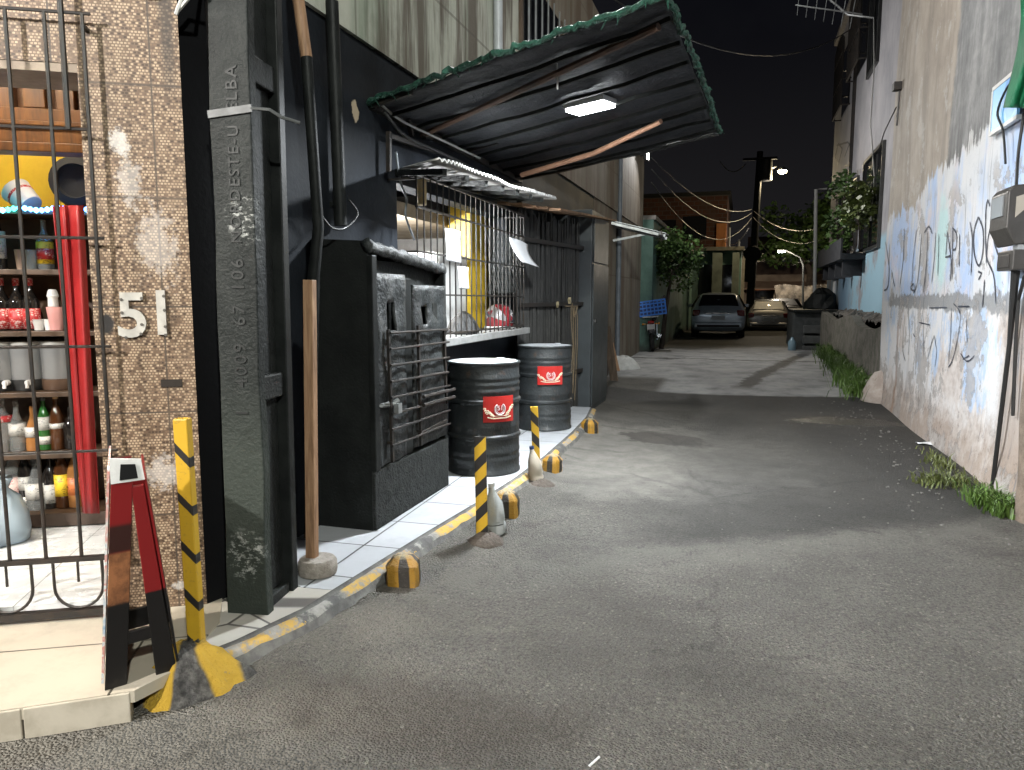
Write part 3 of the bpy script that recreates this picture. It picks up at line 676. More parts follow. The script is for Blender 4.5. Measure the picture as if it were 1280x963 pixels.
# scribbles: each stroke is a thin film of paint on the plaster
m_scr = worn('spray_paint', (.03, .035, .05), (.16, .18, .23), 9, .6, .5)
def stroke(mb, pts, w=.018):
    P = [PX(px, py, xr) for px, py in pts]
    # smooth
    Q = []
    for i in range(len(P)-1):
        p0 = P[max(i-1, 0)]; p1 = P[i]; p2 = P[i+1]; p3 = P[min(i+2, len(P)-1)]
        for k in range(6):
            t = k/6; Q.append(.5*((2*p1)+(p2-p0)*t+(2*p0-5*p1+4*p2-p3)*t*t+(3*p1-p0-3*p2+p3)*t**3))
    Q.append(P[-1])
    vs = []; 
    for i, q in enumerate(Q):
        a = Q[max(i-1, 0)]; c = Q[min(i+1, len(Q)-1)]; t = (c-a).normalized(); nn = V((0, -t.z, t.y))
        ww = w*(.6+.5*random.random())*(.4 if i in (0, len(Q)-1) else 1)
        u = (q.y-4.2)/7.55; v_ = (q.z+.05)/7.5; X0 = rwf(u, v_)[0]-.006
        vs += [V((X0, q.y, q.z))+nn*ww/2, V((X0, q.y, q.z))-nn*ww/2]
    mb.add(vs, [(2*i, 2*i+1, 2*i+3, 2*i+2) for i in range(len(Q)-1)])
def g1(zx, zy): return (1090+zx/4.01, 220+zy/4.01)       # read off an enlargement of the wall
ST = [[(75, 330), (95, 470), (88, 560)], [(95, 340), (90, 540), (70, 575)], [(105, 470), (118, 555)], [(160, 270), (155, 420), (140, 560)], [(215, 275), (200, 420), (196, 555)], [(240, 290), (225, 520), (205, 590)], [(205, 540), (190, 560), (205, 575), (212, 545)],
      [(272, 265), (270, 420), (255, 600)], [(255, 285), (280, 255), (300, 290)], [(320, 285), (312, 420), (300, 540)], [(338, 290), (333, 500)], [(385, 280), (375, 400)], [(385, 280), (402, 420), (395, 525)], [(372, 408), (402, 402)], [(415, 250), (405, 520)], [(412, 260), (432, 290), (428, 360), (412, 372)],
      [(448, 290), (440, 460)], [(500, 230), (508, 320), (495, 500)], [(540, 205), (517, 280), (515, 390), (535, 450), (556, 380), (560, 270), (540, 205)], [(596, 150), (585, 125), (575, 200), (572, 400), (605, 500), (612, 640)], [(600, 240), (580, 330), (570, 440)], [(600, 190), (612, 330), (640, 420)], [(530, 480), (545, 490), (530, 520)], [(560, 520), (545, 660)],
      [(410, 640), (440, 690), (430, 800), (405, 920), (385, 960)], [(400, 660), (395, 820), (385, 950)], [(290, 662), (380, 660)], [(430, 655), (485, 655)], [(215, 700), (220, 800), (210, 790)], [(240, 735), (300, 748)], [(180, 660), (190, 800), (185, 900)], [(165, 700), (155, 860), (170, 930)], [(320, 800), (300, 870), (290, 920)], [(320, 800), (332, 880), (325, 960)], [(440, 890), (470, 930), (505, 900)], [(450, 920), (480, 900)], [(468, 720), (470, 840)], [(262, 690), (270, 900)]]
for s_ in ST:
    b = MB(); stroke(b, [g1(*q) for q in s_], (.024 if s_[0][1] < 640 else .016)); b.build('scribble', m_scr, near, fix=False)
# wall lamp remains, cable clip
b = MB(); p = PX(1128, 108, xr); b.box((xr-.06, p.y, p.z), (.1, .14, .1)); b.tube([(xr-.03, p.y, p.z-.05), (xr-.04, p.y, p.z-.5)], .012, 6); b.tube([(xr-.05, p.y+.05, p.z-.25), (xr-.05, p.y+.9, p.z-.4), (xr-.01, p.y+1.6, p.z-.55)], .008, 5)
b.build('wall_bracket', iron, near)
# concrete plug at the foot of the corner
b = MB(); b.lathe([(.3, -.05), (.27, .12), (.2, .3), (.12, .42), (.0, .46)], (1.93, 11.6, 0), 12); b.build('corner_footing', worn('footing', (.42, .37, .33), (.25, .2, .17), 8, .8, .7, .6), near, smooth=True)
# blue name board without lettering
p = [PX(*q, xr-.05) for q in ((1243, 122), (1281, 92), (1281, 158), (1246, 178))]
T = thing('blue_board', 'pale blue painted board in a white frame high on the graffiti house wall', 'sign', p[3])
y0, y1, z0, z1 = 6.45, 7.05, 2.8, 3.12
b = MB(); b.bx(xr-.05, xr-.03, y0, y1, z0, z1)
nb = NT('board_paint'); _p = nb.pos(); _x, _y, _z = nb.sep(_p); _w = nb.noise(7, _p, 5)
_c = nb.mix(nb.step(nb.ell(_y, _z, 6.62, 3.0, .16, .2, _w, .3), 1, .9), (.2, .5, .85), (.1, .32, .72))
b.build('panel', nb.out(_c, .4), T)
b = MB(); b.bx(xr-.055, xr-.02, y0-.02, y1+.02, z0-.03, z0); b.bx(xr-.055, xr-.02, y0-.02, y1+.02, z1, z1+.03); b.bx(xr-.055, xr-.02, y1, y1+.03, z0, z1)
b.build('frame', white_paint, T)

# ================================================================== second house on the right, set back
x2 = 2.45
h2 = thing('grey_house', 'grey two storey house set back beyond the graffiti house, plants at its lower window', 'building', (2.6, 18, 0))
def h2mat():
    n = NT('grey_plaster'); p = n.pos(); x, y, z = n.sep(p); a = n.noise(1.1, p, 6, .65); m_ = n.noise(5, p, 6, .7); st = n.noise(3, n.mapv(p, (1, 1, .1)), 5, .7)
    col = n.ramp(a, [(.3, (.24, .24, .26)), (.55, (.34, .33, .35)), (.75, (.42, .4, .42))])
    col = n.mix(n.math('MULTIPLY', n.step(st, .52, .7), .5), col, (.12, .12, .13))
    bl = n.math('MULTIPLY', n.step(z, 2.75, 2.55), n.step(n.math('ADD', a, n.math('MULTIPLY', st, .5)), .62, .78)); col = n.mix(n.math('MULTIPLY', bl, .9), col, (.3, .5, .62))
    bl2 = n.math('MULTIPLY', n.step(z, 2.75, 2.55), n.step(y, 19, 21)); col = n.mix(n.math('MULTIPLY', bl2, .6), col, (.1, .15, .26))
    br = n.math('MULTIPLY', n.step(y, 14.3, 13.2), n.step(m_, .4, .6)); col = n.mix(n.math('MULTIPLY', br, .5), col, (.27, .2, .17))
    col = n.mix(n.step(n.math('ADD', z, n.math('MULTIPLY', m_, .5)), 1.4, 1.2), col, (.12, .12, .115))
    return n.out(col, .75, m_, .4, .015)
m_h2 = h2mat()
b = MB(); b.bx(x2, 8, 11.76, 25.2, -.05, 9.0); b.build('house_wall', m_h2, h2)
b = MB(); b.bx(x2-.12, 8, 11.76, 25.3, 9.0, 9.12); b.build('flat_roof', concrete, h2)
# upper corner window, low window with hood, arched grilles
def h2win(y0, y1, z0, z1, name='window', d=.06):
    fr = MB(); fr.bx(x2-d, x2-.002, y0-.07, y1+.07, z0-.07, z0); fr.bx(x2-d, x2-.002, y0-.07, y1+.07, z1, z1+.07); fr.bx(x2-d, x2-.002, y0-.07, y0, z0, z1); fr.bx(x2-d, x2-.002, y1, y1+.07, z0, z1); fr.bx(x2-d+.01, x2-.01, (y0+y1)/2-.03, (y0+y1)/2+.03, z0, z1)
    o = fr.build(name, black_metal, h2); g = MB(); g.bx(x2-.02, x2-.006, y0, y1, z0, z1); g.build('pane', dark_glass, o); return o
h2win(17.3, 18.5, 6.3, 8.2)
wb = worn('blind', (.3, .36, .45), None, 6); 
h2win(15.9, 18.2, 2.5, 4.35)
h2win(19.2, 22.6, 2.5, 4.2)
b = MB(); b.bx(x2-.5, x2-.002, 17.6, 22.9, 2.3, 2.42); b.bx(x2-.5, x2-.46, 17.6, 22.9, 2.42, 2.75)
for i in range(4): b.bx(x2-.4, x2-.003, 18+i*1.4, 18.12+i*1.4, 1.95, 2.3)
b.build('balcony_ledge', worn('ledge_dark', (.05, .052, .06), None, 6, .7), h2)
for k, (yc, zc) in enumerate(((22.6, 7.4), (19.7, 7.7))):
    b = MB(); n_ = 8; wd = .95
    for i in range(n_+1):
        y = yc-wd+2*wd*i/n_; b.tube([(x2-.22, y, zc-.95), (x2-.22, y, zc+.7+.3*math.sin(math.pi*i/n_))], .02, 5)
    for z in (-.95, -.3, .4): b.bar((x2-.22, yc-wd, zc+z), (x2-.22, yc+wd, zc+z), .03, .03); b.bar((x2-.22, yc-wd, zc+z), (x2, yc-wd, zc+z), .03, .03); b.bar((x2-.22, yc+wd, zc+z), (x2, yc+wd, zc+z), .03, .03)
    arc = [(x2-.22, yc-wd+2*wd*i/12, zc+.7+.3*math.sin(math.pi*i/12)) for i in range(13)]; b.tube(arc, .025, 5)
    g = b.build('window_grille', iron, h2)
    b = MB(); b.bx(x2-.02, x2-.004, yc-.8, yc+.8, zc-.9, zc+.85); b.build('pane', dark_glass, g)
b = MB(); b.bar((x2-.03, 20.6, 2.8), (x2-.03, 20.6, 9.0), .06, .1); b.build('downpipe', iron, h2)
b = MB(); b.bar((x2-.09, 22.3, 2.0), (x2-.09, 22.3, 2.5), .3, .16); b.tube([(x2-.08, 22.3, .95), (x2-.08, 22.3, 2.0)], .05, 8); b.build('white_conduit', white_paint, h2)
# wall scribbles
def st2(mb, pts, w):
    P = [PX(px, py, x2) for px, py in pts]
    for a, c in zip(P, P[1:]): mb.bar(a+V((-.004, 0, 0)), c+V((-.004, 0, 0)), w, .004, (1, 0, 0))
b = MB()
for s_ in ([(1044, 196), (1048, 180), (1053, 186), (1048, 206), (1044, 196)], [(1056, 196), (1062, 180), (1064, 200)], [(1046, 182), (1060, 178), (1066, 186)], [(1056, 208), (1064, 206)]): b = MB(); st2(b, s_, .05); b.build('scribble', m_scr, h2)
# TV aerial on the corner
T = thing('tv_aerial', 'bare TV aerial with long rods on the grey house wall', 'antenna', (x2, 18.6, 8.1))
b = MB(); am = V((x2-.05, 17.9, 7.3)); b.tube([am, am+V((-.5, .1, .15)), am+V((-.9, .15, .55))], .022, 6)
b.build('mast', galv, T)
b = MB(); ax = V((-1.3, -.2, .25)).normalized(); c0 = am+V((-.5, .1, .2))
b.tube([c0-ax*.3, c0+ax*1.1], .016, 5)
for i in range(7):
    c = c0+ax*(-.1+i*.19); L = .75-.05*i; b.tube([c+V((0, .55, -.25))*L, c-V((0, .55, -.25))*L], .009, 4)
b.build('aerial_rods', galv, T)
tag(MB().tube([am, (x2-.06, 17.4, 6.2), (x2-.1, 17.2, 5.0), (x2-.03, 16.8, 3.9), (x2-.08, 16.6, 3.0)], .014, 5).build('aerial_cable', cable_white), 'pale cable hanging from the aerial down the grey house wall', 'cable')

# retaining wall with soil, in front of the grey house
T = thing('retaining_wall', 'low mossy retaining wall full of soil below the grey house', 'wall', (1.95, 15, 0))
b = MB()
def rtw(u, v): y = 11.76+8.6*u; return (1.93+.03*math.sin(y*2.1)+.02*math.sin(v*4+y)-.05*(1-v), y, -.05+1.1*v+.08*math.sin(y*1.3)*v)
b.grid(rtw, 40, 8); b.grid(lambda u, v: (1.93+.03*math.sin((11.76+8.6*u)*2.1)+.02*math.sin(4+11.76+8.6*u)+.14*v, 11.76+8.6*u, 1.05+.08*math.sin((11.76+8.6*u)*1.3)), 40, 1)
b.bx(1.94, 2.44, 20.2, 20.36, -.05, 1.1)
b.build('wall_face', worn('mossy', (.16, .145, .125), (.06, .065, .045), 5, .9, .8, .7, .03, local=False), T, smooth='auto')
b = MB(); b.grid(lambda u, v: (2.06+.39*v, 11.77+8.5*u, 1.02+.09*random.random()+.12*v), 60, 5); b.build('soil', worn('soil', (.09, .075, .06), (.28, .26, .24), 16, .95, .6, .8, .03, local=False), T)

# ================================================================== concrete pole at the corner
T = thing('utility_pole', 'dark painted double flange concrete pole with cast lettering at the bar corner', 'pole')
def zpole(py): return PY(300, py, 2.64).z
m_pole = NT('pole_paint'); _p = m_pole.obj(); _a = m_pole.noise(5, _p, 6, .7); _f = m_pole.noise(60, _p, 3); _x, _y, _z = m_pole.sep(_p)
_c = m_pole.ramp(_a, [(.3, (.008, .0095, .009)), (.5, (.014, .0165, .0155)), (.72, (.028, .031, .029))])
_c = m_pole.mix(m_pole.math('MULTIPLY', m_pole.step(_z, 1.15, .6), .6), _c, (.05, .06, .05))
_sc = m_pole.step(m_pole.noise(22, m_pole.mapv(_p, (1, 1, 1.8)), 6, .8), .5, .6)
_sc = m_pole.math('MULTIPLY', _sc, m_pole.math('MAXIMUM', m_pole.step(m_pole.ell(_x, _z, 0.0, .28, .09, .12, _a, .5), 1.2, .6), m_pole.step(m_pole.ell(_x, _z, .06, 1.72, .1, .1, _a, .5), 1.2, .7)))
_c = m_pole.mix(m_pole.math('MULTIPLY', _sc, .75), _c, (.42, .43, .41))
m_pole = m_pole.out(_c, .6, m_pole.math('ADD', m_pole.math('MULTIPLY', _a, 1.5), m_pole.math('MULTIPLY', _f, .5)), .7, .014, spec=.22)
HT = 8.5
m_letter = worn('letter_edge', (.011, .013, .012), None, 20, .6)
def tap(mb, x0, x1, y0, y1, z0, z1):
    k = lambda z: 1-.022*z
    vs = [(x*k(z), y0+(y-y0)*k(z) if False else y*1.0, z) for x in (x0, x1) for y in (y0, y1) for z in (z0, z1)]
    mb.add(vs, [(0, 2, 3, 1), (4, 5, 7, 6), (0, 1, 5, 4), (2, 6, 7, 3), (0, 4, 6, 2), (1, 3, 7, 5)])
b = MB()
n_ = 40
def pf(z, x): return .003*math.sin(z*9+x*20)+.0025*math.sin(z*23)
vs = []; fs = []
for i in range(n_+1):
    z = HT*i/n_; k = 1-.026*z
    for x, y in ((-.093, .0), (.093, .0), (.093, .06), (-.093, .06)): vs.append((x*k+pf(z, x), y, z))
for i in range(n_):
    for k in range(4): fs.append((i*4+k, i*4+(k+1) % 4, (i+1)*4+(k+1) % 4, (i+1)*4+k))
b.add(vs, fs+[(0, 1, 2, 3), tuple(n_*4+k for k in range(4))])
b.build('front_flange', m_pole, T, bev=.006)
b = MB(); tap(b, -.088, .088, .27, .33, 0, HT); b.build('back_flange', black_paint, T, bev=.006)
b = MB()
zr = [.0, zpole(515), zpole(105)]+[3.6, 4.8, 6, 7.2]
for z in zr: tap(b, -.072, .072, .0605, .2695, max(0, z-.05), z+.06)
tap(b, -.04, .04, .0605, .2695, .06, HT)
b.build('web', black_rough, T, bev=.008)
for txt, py in (('1', 541), ('4009', 482), ('67', 420), ('106', 370), ('NORDESTE-U', 257), ('ELBA', 137)):
    b = MB(); add_text(b, txt, {'NORDESTE-U': .066, 'ELBA': .07}.get(txt, .078), .0025, (.012, -.0015, zpole(py)), (0, 0, 1), (-1, 0, 0), .0005, 1.25)
    b.build('cast_lettering', m_letter, T)
b = MB(); zb_ = zpole(166); b.bar((-.094, -.006, zb_-.008), (.096, -.006, zb_+.012), .005, .03, (0, 0, 1)); b.tube([(.092, -.004, zb_+.012), (.17, .0, zb_+.005), (.21, .02, zb_-.02), (.27, .06, zb_-.035)], .007, 6)
b.build('strap', worn('strap_grey', (.07, .075, .075), None, 20, .5), T)
T.location = (-2.035, 2.645, .085); T.rotation_euler = (0, math.radians(.5), math.radians(9))
tag(MB().tube([(-2.2, 2.58, 2.6), (-2.12, 2.57, 2.72), (-2.02, 2.6, 2.78), (-1.98, 2.58, 2.95)], .008, 6).tube([(-2.2, 2.585, 2.61), (-2.1, 2.58, 2.68), (-2.04, 2.56, 2.9)], .008, 6).build('service_cable', cable_white), 'loose pale cable ends sticking out beside the top of the concrete pole', 'cable')
# leaning long pole, half bare bamboo half black
T = thing('leaning_pole', 'long round pole leaning on the black wall, bare wood above and black below', 'pole', (-2.16, 3.5, .1))
pts = [PY(388, 690, 3.62), PY(392, 345, 3.55), PY(398, 285, 3.53), PY(383, 72, 3.5)]
b = MB(); pts[0].z = max(.11, pts[0].z); b.tube(pts, [.034, .034, .03, .03], 10); b.build('black_shaft', black_paint, T, smooth='auto')
b = MB(); b.tube([pts[3]-V((0, 0, .0)), PY(373, 0, 3.49), PY(369, -80, 3.48)], .031, 10); b.build('bare_shaft', wood_raw, T, smooth='auto')
# wooden stake in a round cement foot
c = PZ(397, 703, .16); T = thing('wooden_stake', 'pale square wooden stake standing in a round cement foot', 'post', (c.x, c.y, .1))
b = MB(); b.lathe([(.075, 0), (.093, .006), (.098, .03), (.095, .07), (.085, .083), (.0, .086)], (c.x, c.y, .1), 24)
b.build('cement_foot', worn('cement_foot', (.36, .32, .28), (.2, .17, .14), 22, .9, .7, .9, .012), T, smooth='auto')
t_ = PY(387, 350, c.y); bt = V((c.x-.03, c.y, .17))
b = MB(); b.bar(bt, V((t_.x, t_.y, t_.z)), .052, .04, (0, 1, 0)); b.build('stake', wood_raw, T, bev=.003)

# ================================================================== tin clad shutter box on the pavement
T = thing('shutter_box', 'black tin clad wall box with two battered doors behind a rod grid', 'cabinet', (-2.2, 4.4, .1))
bx0, bx1, by0, by1 = XW+.001, -2.06, 3.86, 4.98
b = MB()
b.prism([(bx0, by0, .1), (bx1, by0, .1), (bx1, by0, 1.80), (bx0, by0, 1.82)], (0, .03, 0))
b.prism([(bx0, by1-.03, .1), (bx1, by1-.03, .1), (bx1, by1-.03, 1.71), (bx0, by1-.03, 1.74)], (0, .03, 0))
b.prism([(bx0, by0+.03, 1.80), (bx1-.0, by0+.03, 1.78), (bx1, by1-.03, 1.69), (bx0, by1-.03, 1.71)], (0, 0, .02))
b.build('box_shell', worn('shell_black', (.010, .011, .011), (.018, .02, .019), 5, .65, .6, .5, .01, spec=.15), T)
b = MB(); b.bx(bx0+.02, bx1+.02, by0+.002, by1+.03, .1, .46); b.build('plinth', worn('plinth', (.012, .0135, .0125), (.032, .034, .032), 16, .75, .7, .9, .02, local=False, spec=.25), T, bev=.008)
def tin(name):
    n = NT(name); p = n.obj(); a = n.noise(4, p, 6, .65, .4); f = n.noise(26, p, 5, .7)
    c = n.ramp(a, [(.3, (.007, .008, .008)), (.5, (.015, .0175, .018)), (.75, (.042, .047, .047))])
    c = n.mix(n.step(f, .62, .72), c, (.015, .016, .016))
    return n.out(c, n.math('ADD', .28, n.math('MULTIPLY', f, .35)), n.math('ADD', n.math('MULTIPLY', a, 2.0), f), .7, .02)
m_tin = tin('battered_tin')
def leaf(y0, y1, z0, z1, hole, tilt):
    xf = bx1+.005; hy0, hy1, hz0, hz1 = hole; b = MB()
    def q(y): return xf+tilt*(y-y0)/(y1-y0)
    def wob(y, z): return q(y)+.006*math.sin(y*31+z*9)+.005*math.sin(z*21)
    ysl = sorted(set([y0+(y1-y0)*i/12 for i in range(13)]+[hy0, hy1])); zsl = sorted(set([z0+(z1-z0)*i/26 for i in range(27)]+[hz0, hz1]))
    I = {}
    for y in ysl:
        for z in zsl: I[(y, z)] = len(b.v); b.v.append(V((wob(y, z), y, z)))
    for ya, yb in zip(ysl, ysl[1:]):
        for za, zb in zip(zsl, zsl[1:]):
            if hy0-1e-6 <= ya and yb <= hy1+1e-6 and hz0-1e-6 <= za and zb <= hz1+1e-6: continue
            b.f.append([I[(ya, za)], I[(yb, za)], I[(yb, zb)], I[(ya, zb)]]); b.m.append(0)
    return b
d1 = leaf(by0+.07, by0+.44, .47, 1.62, (by0+.2, by0+.31, 1.28, 1.45), .01).build('door_leaf', m_tin, T, smooth=True, solid=.02)
d2 = leaf(by0+.57, by1-.04, .49, 1.56, (by0+.7, by0+.79, 1.3, 1.42), .02).build('door_leaf', m_tin, T, smooth=True, solid=.02)
b = MB(); b.bx(bx1+.012, bx1+.03, by0+.86, by0+.94, 1.28, 1.44); b.build('patch', black_rough, d2)
b = MB(); b.bx(bx1-.06, bx1-.05, by0+.03, by1-.03, .46, 1.7); b.build('dark_lining', black_rough, T)
# rough beam on top
b = MB(); n_ = 26; vs = []
for i in range(n_+1):
    y = by0-.01+(by1-by0+.02)*i/n_; zc = 1.775-.1*i/n_
    for k in range(8):
        a = 2*math.pi*k/8+.4; rr = .041+.007*math.sin(i*1.7+k*2.3)+jit(.007); vs.append(V((bx1+.0+rr*.75*math.cos(a), y, zc+rr*.95*math.sin(a))))
b.add(vs, [(i*8+k, i*8+(k+1) % 8, (i+1)*8+(k+1) % 8, (i+1)*8+k) for i in range(n_) for k in range(8)]+[tuple(range(8)), tuple(n_*8+k for k in range(8))])
b.build('beam', tin('beam_skin'), T, smooth=True)
b = MB(); b.bx(bx1-.01, bx1+.03, by0, by0+.06, .46, 1.72); b.bx(bx1-.01, bx1+.025, by1-.035, by1, .46, 1.66); b.bx(bx1-.02, bx1+.012, by0+.45, by0+.56, .47, 1.6); b.build('door_post', black_paint, T, bev=.006)
xg = bx1+.05
b = MB()
for i in range(8):
    z = 1.27-.098*i; b.tube([(xg, by0+.17, z+.0), (xg+.004, by1-.03+jit(.02), z-.02+jit(.012))], .0085, 7)
for z in (.83, .775): b.tube([(xg+.02, by0+.6, z), (xg+.03, by1+.0, z-.01)], .013, 7)
b.build('grid_rod', iron, T, smooth='auto')
b = MB()
b.bar((xg-.012, by0+.17, 1.29), (xg-.012, by0+.2, .48), .024, .016, (1, 0, 0)); b.bar((xg-.012, by0+.6, 1.3), (xg-.012, by0+.62, .5), .022, .016, (1, 0, 0)); b.bar((xg-.012, by1-.08, 1.26), (xg-.012, by1-.05, .72), .022, .016, (1, 0, 0))
b.bar((xg-.012, by0+.6, .58), (xg-.012, by1-.05, .6), .02, .016)
for y in (by0+.18, by0+.61): b.bar((bx1, y, 1.2), (xg, y, 1.2), .014, .014); b.bar((bx1, y, .6), (xg, y, .6), .014, .014)
b.build('grid_upright', iron, T)
b = MB(); b.tube([(xg, by0+.14, .85), (bx1+.02, by0+.1, .84), (xg-.02, by0+.2, .83), (xg+.015, by0+.24, .86)], .014, 6); b.box((xg+.02, by0+.22, .81), (.03, .05, .06)); b.build('latch_chain', galv, T)

# ================================================================== stick gate and dark metal box door
T = thing('stick_gate', 'black gate of rough upright sticks between the oil drums and the metal door', 'gate', (-2.2, 8.6, .05))
b = MB(); a0 = V((-2.32, 7.7, 0)); a1 = V((-2.02, 9.4, 0)); n_ = 52
for i in range(n_):
    u = (i+.5)/n_; p = a0+(a1-a0)*u; q = p+V((jit(.012), jit(.03), 0)); r = random.uniform(.012, .022)
    zt_ = 2.4+jit(.06); b.tube([p+V((jit(.02), 0, .06)), (p+q)/2+V((jit(.015), jit(.012), 1.2)), q+V((0, 0, zt_))], [r, r*1.05, r*.9], 6)
m_stick = NT('tarred_stick'); _p = m_stick.obj(); _a = m_stick.noise(7, m_stick.mapv(_p, (4, 4, .8)), 6, .75)
m_stick = m_stick.out(m_stick.ramp(_a, [(.3, (.007, .007, .0065)), (.52, (.018, .0175, .016)), (.68, (.05, .048, .043)), (.8, (.16, .155, .14))]), .55, _a, .6, .01)
b.build('stick_panel', m_stick, T, smooth='auto')
b = MB()
for z in (.55, 1.4, 2.1): b.bar(a0+V((.04, 0, z)), a1+V((.05, 0, z)), .03, .045)
b.build('rail', iron, T)
b = MB(); p = PX(712, 376, -2.02); b.box(p, (.03, .05, .06), rx=.6); p2 = PX(697, 381, -2.06); b.box(p2, (.02, .05, .05), rx=.7); b.build('padlock', worn('brass', (.6, .5, .3), None, 9, .35, metal=.4), T)
b = MB()
for k in range(4):
    p = PX(714+k*2, 385, -1.98); b.tube([p+V((0, 0, .02)), p+V((.01, .03*k-.05, -.15)), p+V((.02, jit(.05), -.45)), p+V((0, jit(.06), -.85-.1*k))], .0045, 5)
b.tube([PX(707, 383, -1.98), PX(722, 383, -1.98), PX(718, 396, -1.98), PX(715, 380, -1.98)], .008, 5)
b.build('rope_ends', worn('rope', (.2, .15, .09), (.12, .085, .05), 30, .9), T)
T = thing('metal_box_door', 'plain dark grey sheet metal box door standing past the stick gate', 'door', (-2.1, 9.9, 0))
dx0, dx1, dy0, dy1 = XW+.0, -1.86, 9.42, 10.6
b = MB(); b.bx(dx0, dx1, dy0, dy1, -.02, 2.58); b.build('box_casing', grey_metal, T, bev=.008)
b = MB(); b.bx(dx1, dx1+.018, dy0+.05, dy1-.04, .08, 1.9); b.bx(dx1, dx1+.014, dy0+.1, dy1-.04, 1.93, 2.52); b.build('door_sheet', worn('grey_sheet', (.04, .047, .05), (.026, .03, .032), 4, .4), T, bev=.004)
b = MB(); b.bx(dx1+.018, dx1+.05, dy0+.09, dy0+.14, 1.15, 1.2); b.build('lock', chrome, T)

# ================================================================== canopy of dark sheeting with green net edges
T = thing('canopy', 'dark sheet canopy on battens with green net edges over the pavement', 'canopy', (-1.4, 6, 2.8))
NL, NR, FR, FL = V((-2.42, 4.62, 2.76)), V((-.43, 3.97, 2.97)), V((-.27, 7.0, 2.93)), V((-2.42, 8.1, 2.8))
def cano(u, v):
    p = (NL*(1-u)+NR*u)*(1-v)+(FL*(1-u)+FR*u)*v
    sag = -.02*math.sin(math.pi*u)*abs(math.sin(v*math.pi*8.2+.2))+.005*math.sin(u*17+v*31)+.004*math.sin(u*41-v*13)
    return p+V((0, 0, sag))
m_tarp = NT('black_sheeting'); _p = m_tarp.obj(); _a = m_tarp.noise(3, _p, 6, .7, .5); _f = m_tarp.noise(22, _p, 4, .7)
m_tarp = m_tarp.out(m_tarp.ramp(_a, [(.3, (.02, .022, .027)), (.6, (.036, .039, .047)), (.78, (.06, .064, .074))]), m_tarp.math('ADD', .4, m_tarp.math('MULTIPLY', _f, .3)), m_tarp.math('ADD', _a, m_tarp.math('MULTIPLY', _f, .35)), .8, .03, spec=.25)
b = MB(); b.grid(cano, 48, 56); b.build('sheet', m_tarp, T, smooth=True, solid=.006)
b = MB()
for i in range(8):
    v = (i+.55)/8.2; p = [cano(u/10, v)-V((0, 0, .035)) for u in range(11)]
    for a, c in zip(p, p[1:]): b.bar(a, c, .02, .024)
    b.build('batten', black_rough, T); b = MB()
b = MB(); p0 = cano(.02, .22)-V((0, 0, .07)); p1 = cano(.97, .06)-V((0, 0, .06)); b.tube([p0, (p0+p1)/2, p1], .022, 7)
b.build('rusty_tube', worn('rust_tube', (.07, .045, .035), (.16, .08, .05), 9, .7), T)
pz0 = PZ(652, 219, 2.62); pz1 = PZ(742, 192, 2.72); pz2 = PZ(826, 152, 2.82)
b = MB(); b.tube([pz0, pz1, pz2], [.024, .023, .02], 8); b.build('brace_stick', worn('brace_wood', (.45, .24, .15), (.3, .16, .1), 10, .6), T, smooth='auto')
m_net = NT('green_net'); _p = m_net.obj(); _a = m_net.noise(16, _p, 5, .7); _g = m_net.noise(70, _p, 3)
m_net = m_net.out(m_net.ramp(_a, [(.3, (.004, .026, .018)), (.55, (.01, .07, .045)), (.75, (.05, .19, .125))]), .5, m_net.math('ADD', _a, _g), 1.0, .03)
def netroll(pts, r, nm):
    b = MB(); Q = []; 
    for a, c in zip(pts, pts[1:]):
        k = max(2, int((c-a).length/.035)); Q += [a+(c-a)*(i/k) for i in range(k)]
    Q.append(pts[-1]); Q = [q+V((jit(.012), jit(.012), jit(.014))) for q in Q]
    b.tube(Q, [r*random.uniform(.75, 1.25) for _ in Q], 7)
    for q in Q[::2]:
        d = V((jit(1), jit(1), jit(1))).normalized()*r*1.3
        b.tube([q, q+d*.8+V((0, 0, -.01)), q+d*1.3+V((jit(.02), jit(.02), -.03))], [.006, .005, .002], 4)
    return b.build(nm, m_net, T, smooth=False)
netroll([cano(0, 0)+V((-.0, -.03, .0)), cano(.3, 0)+V((0, -.02, .02)), cano(.6, 0)+V((0, -.02, .02)), cano(1, 0)+V((0, -.02, 0))], .019, 'net_edge')
netroll([cano(1, 0)+V((.02, 0, 0)), cano(1, .4)+V((.04, 0, 0)), cano(1, 1)+V((.02, 0, -.01))], .017, 'net_edge')
b = MB(); q = [cano(u/8, 1) for u in range(9)]; b.tube([p+V((0, .02, -.01)) for p in q], .02, 6); b.build('far_edge_tube', black_metal, T)
b = MB()
for v in (.0, .5): p = cano(.0, v); b.bar(p+V((.0, 0, -.02)), p+V((.35, -.1, .02)), .03, .03)
b.bar(cano(0.01, .0)-V((0, 0, .02)), cano(0.01, 1)-V((0, 0, .04)), .04, .05); b.build('wall_rail', iron, T)
a = PY(693, 40, 4.55); c = PY(697, 112, 4.6)
tag(MB().tube([a, (a+c)/2+V((.004, 0, 0)), c], .006, 5).build('cord', cable_white), 'short white cord hanging from the canopy underside', 'cord')
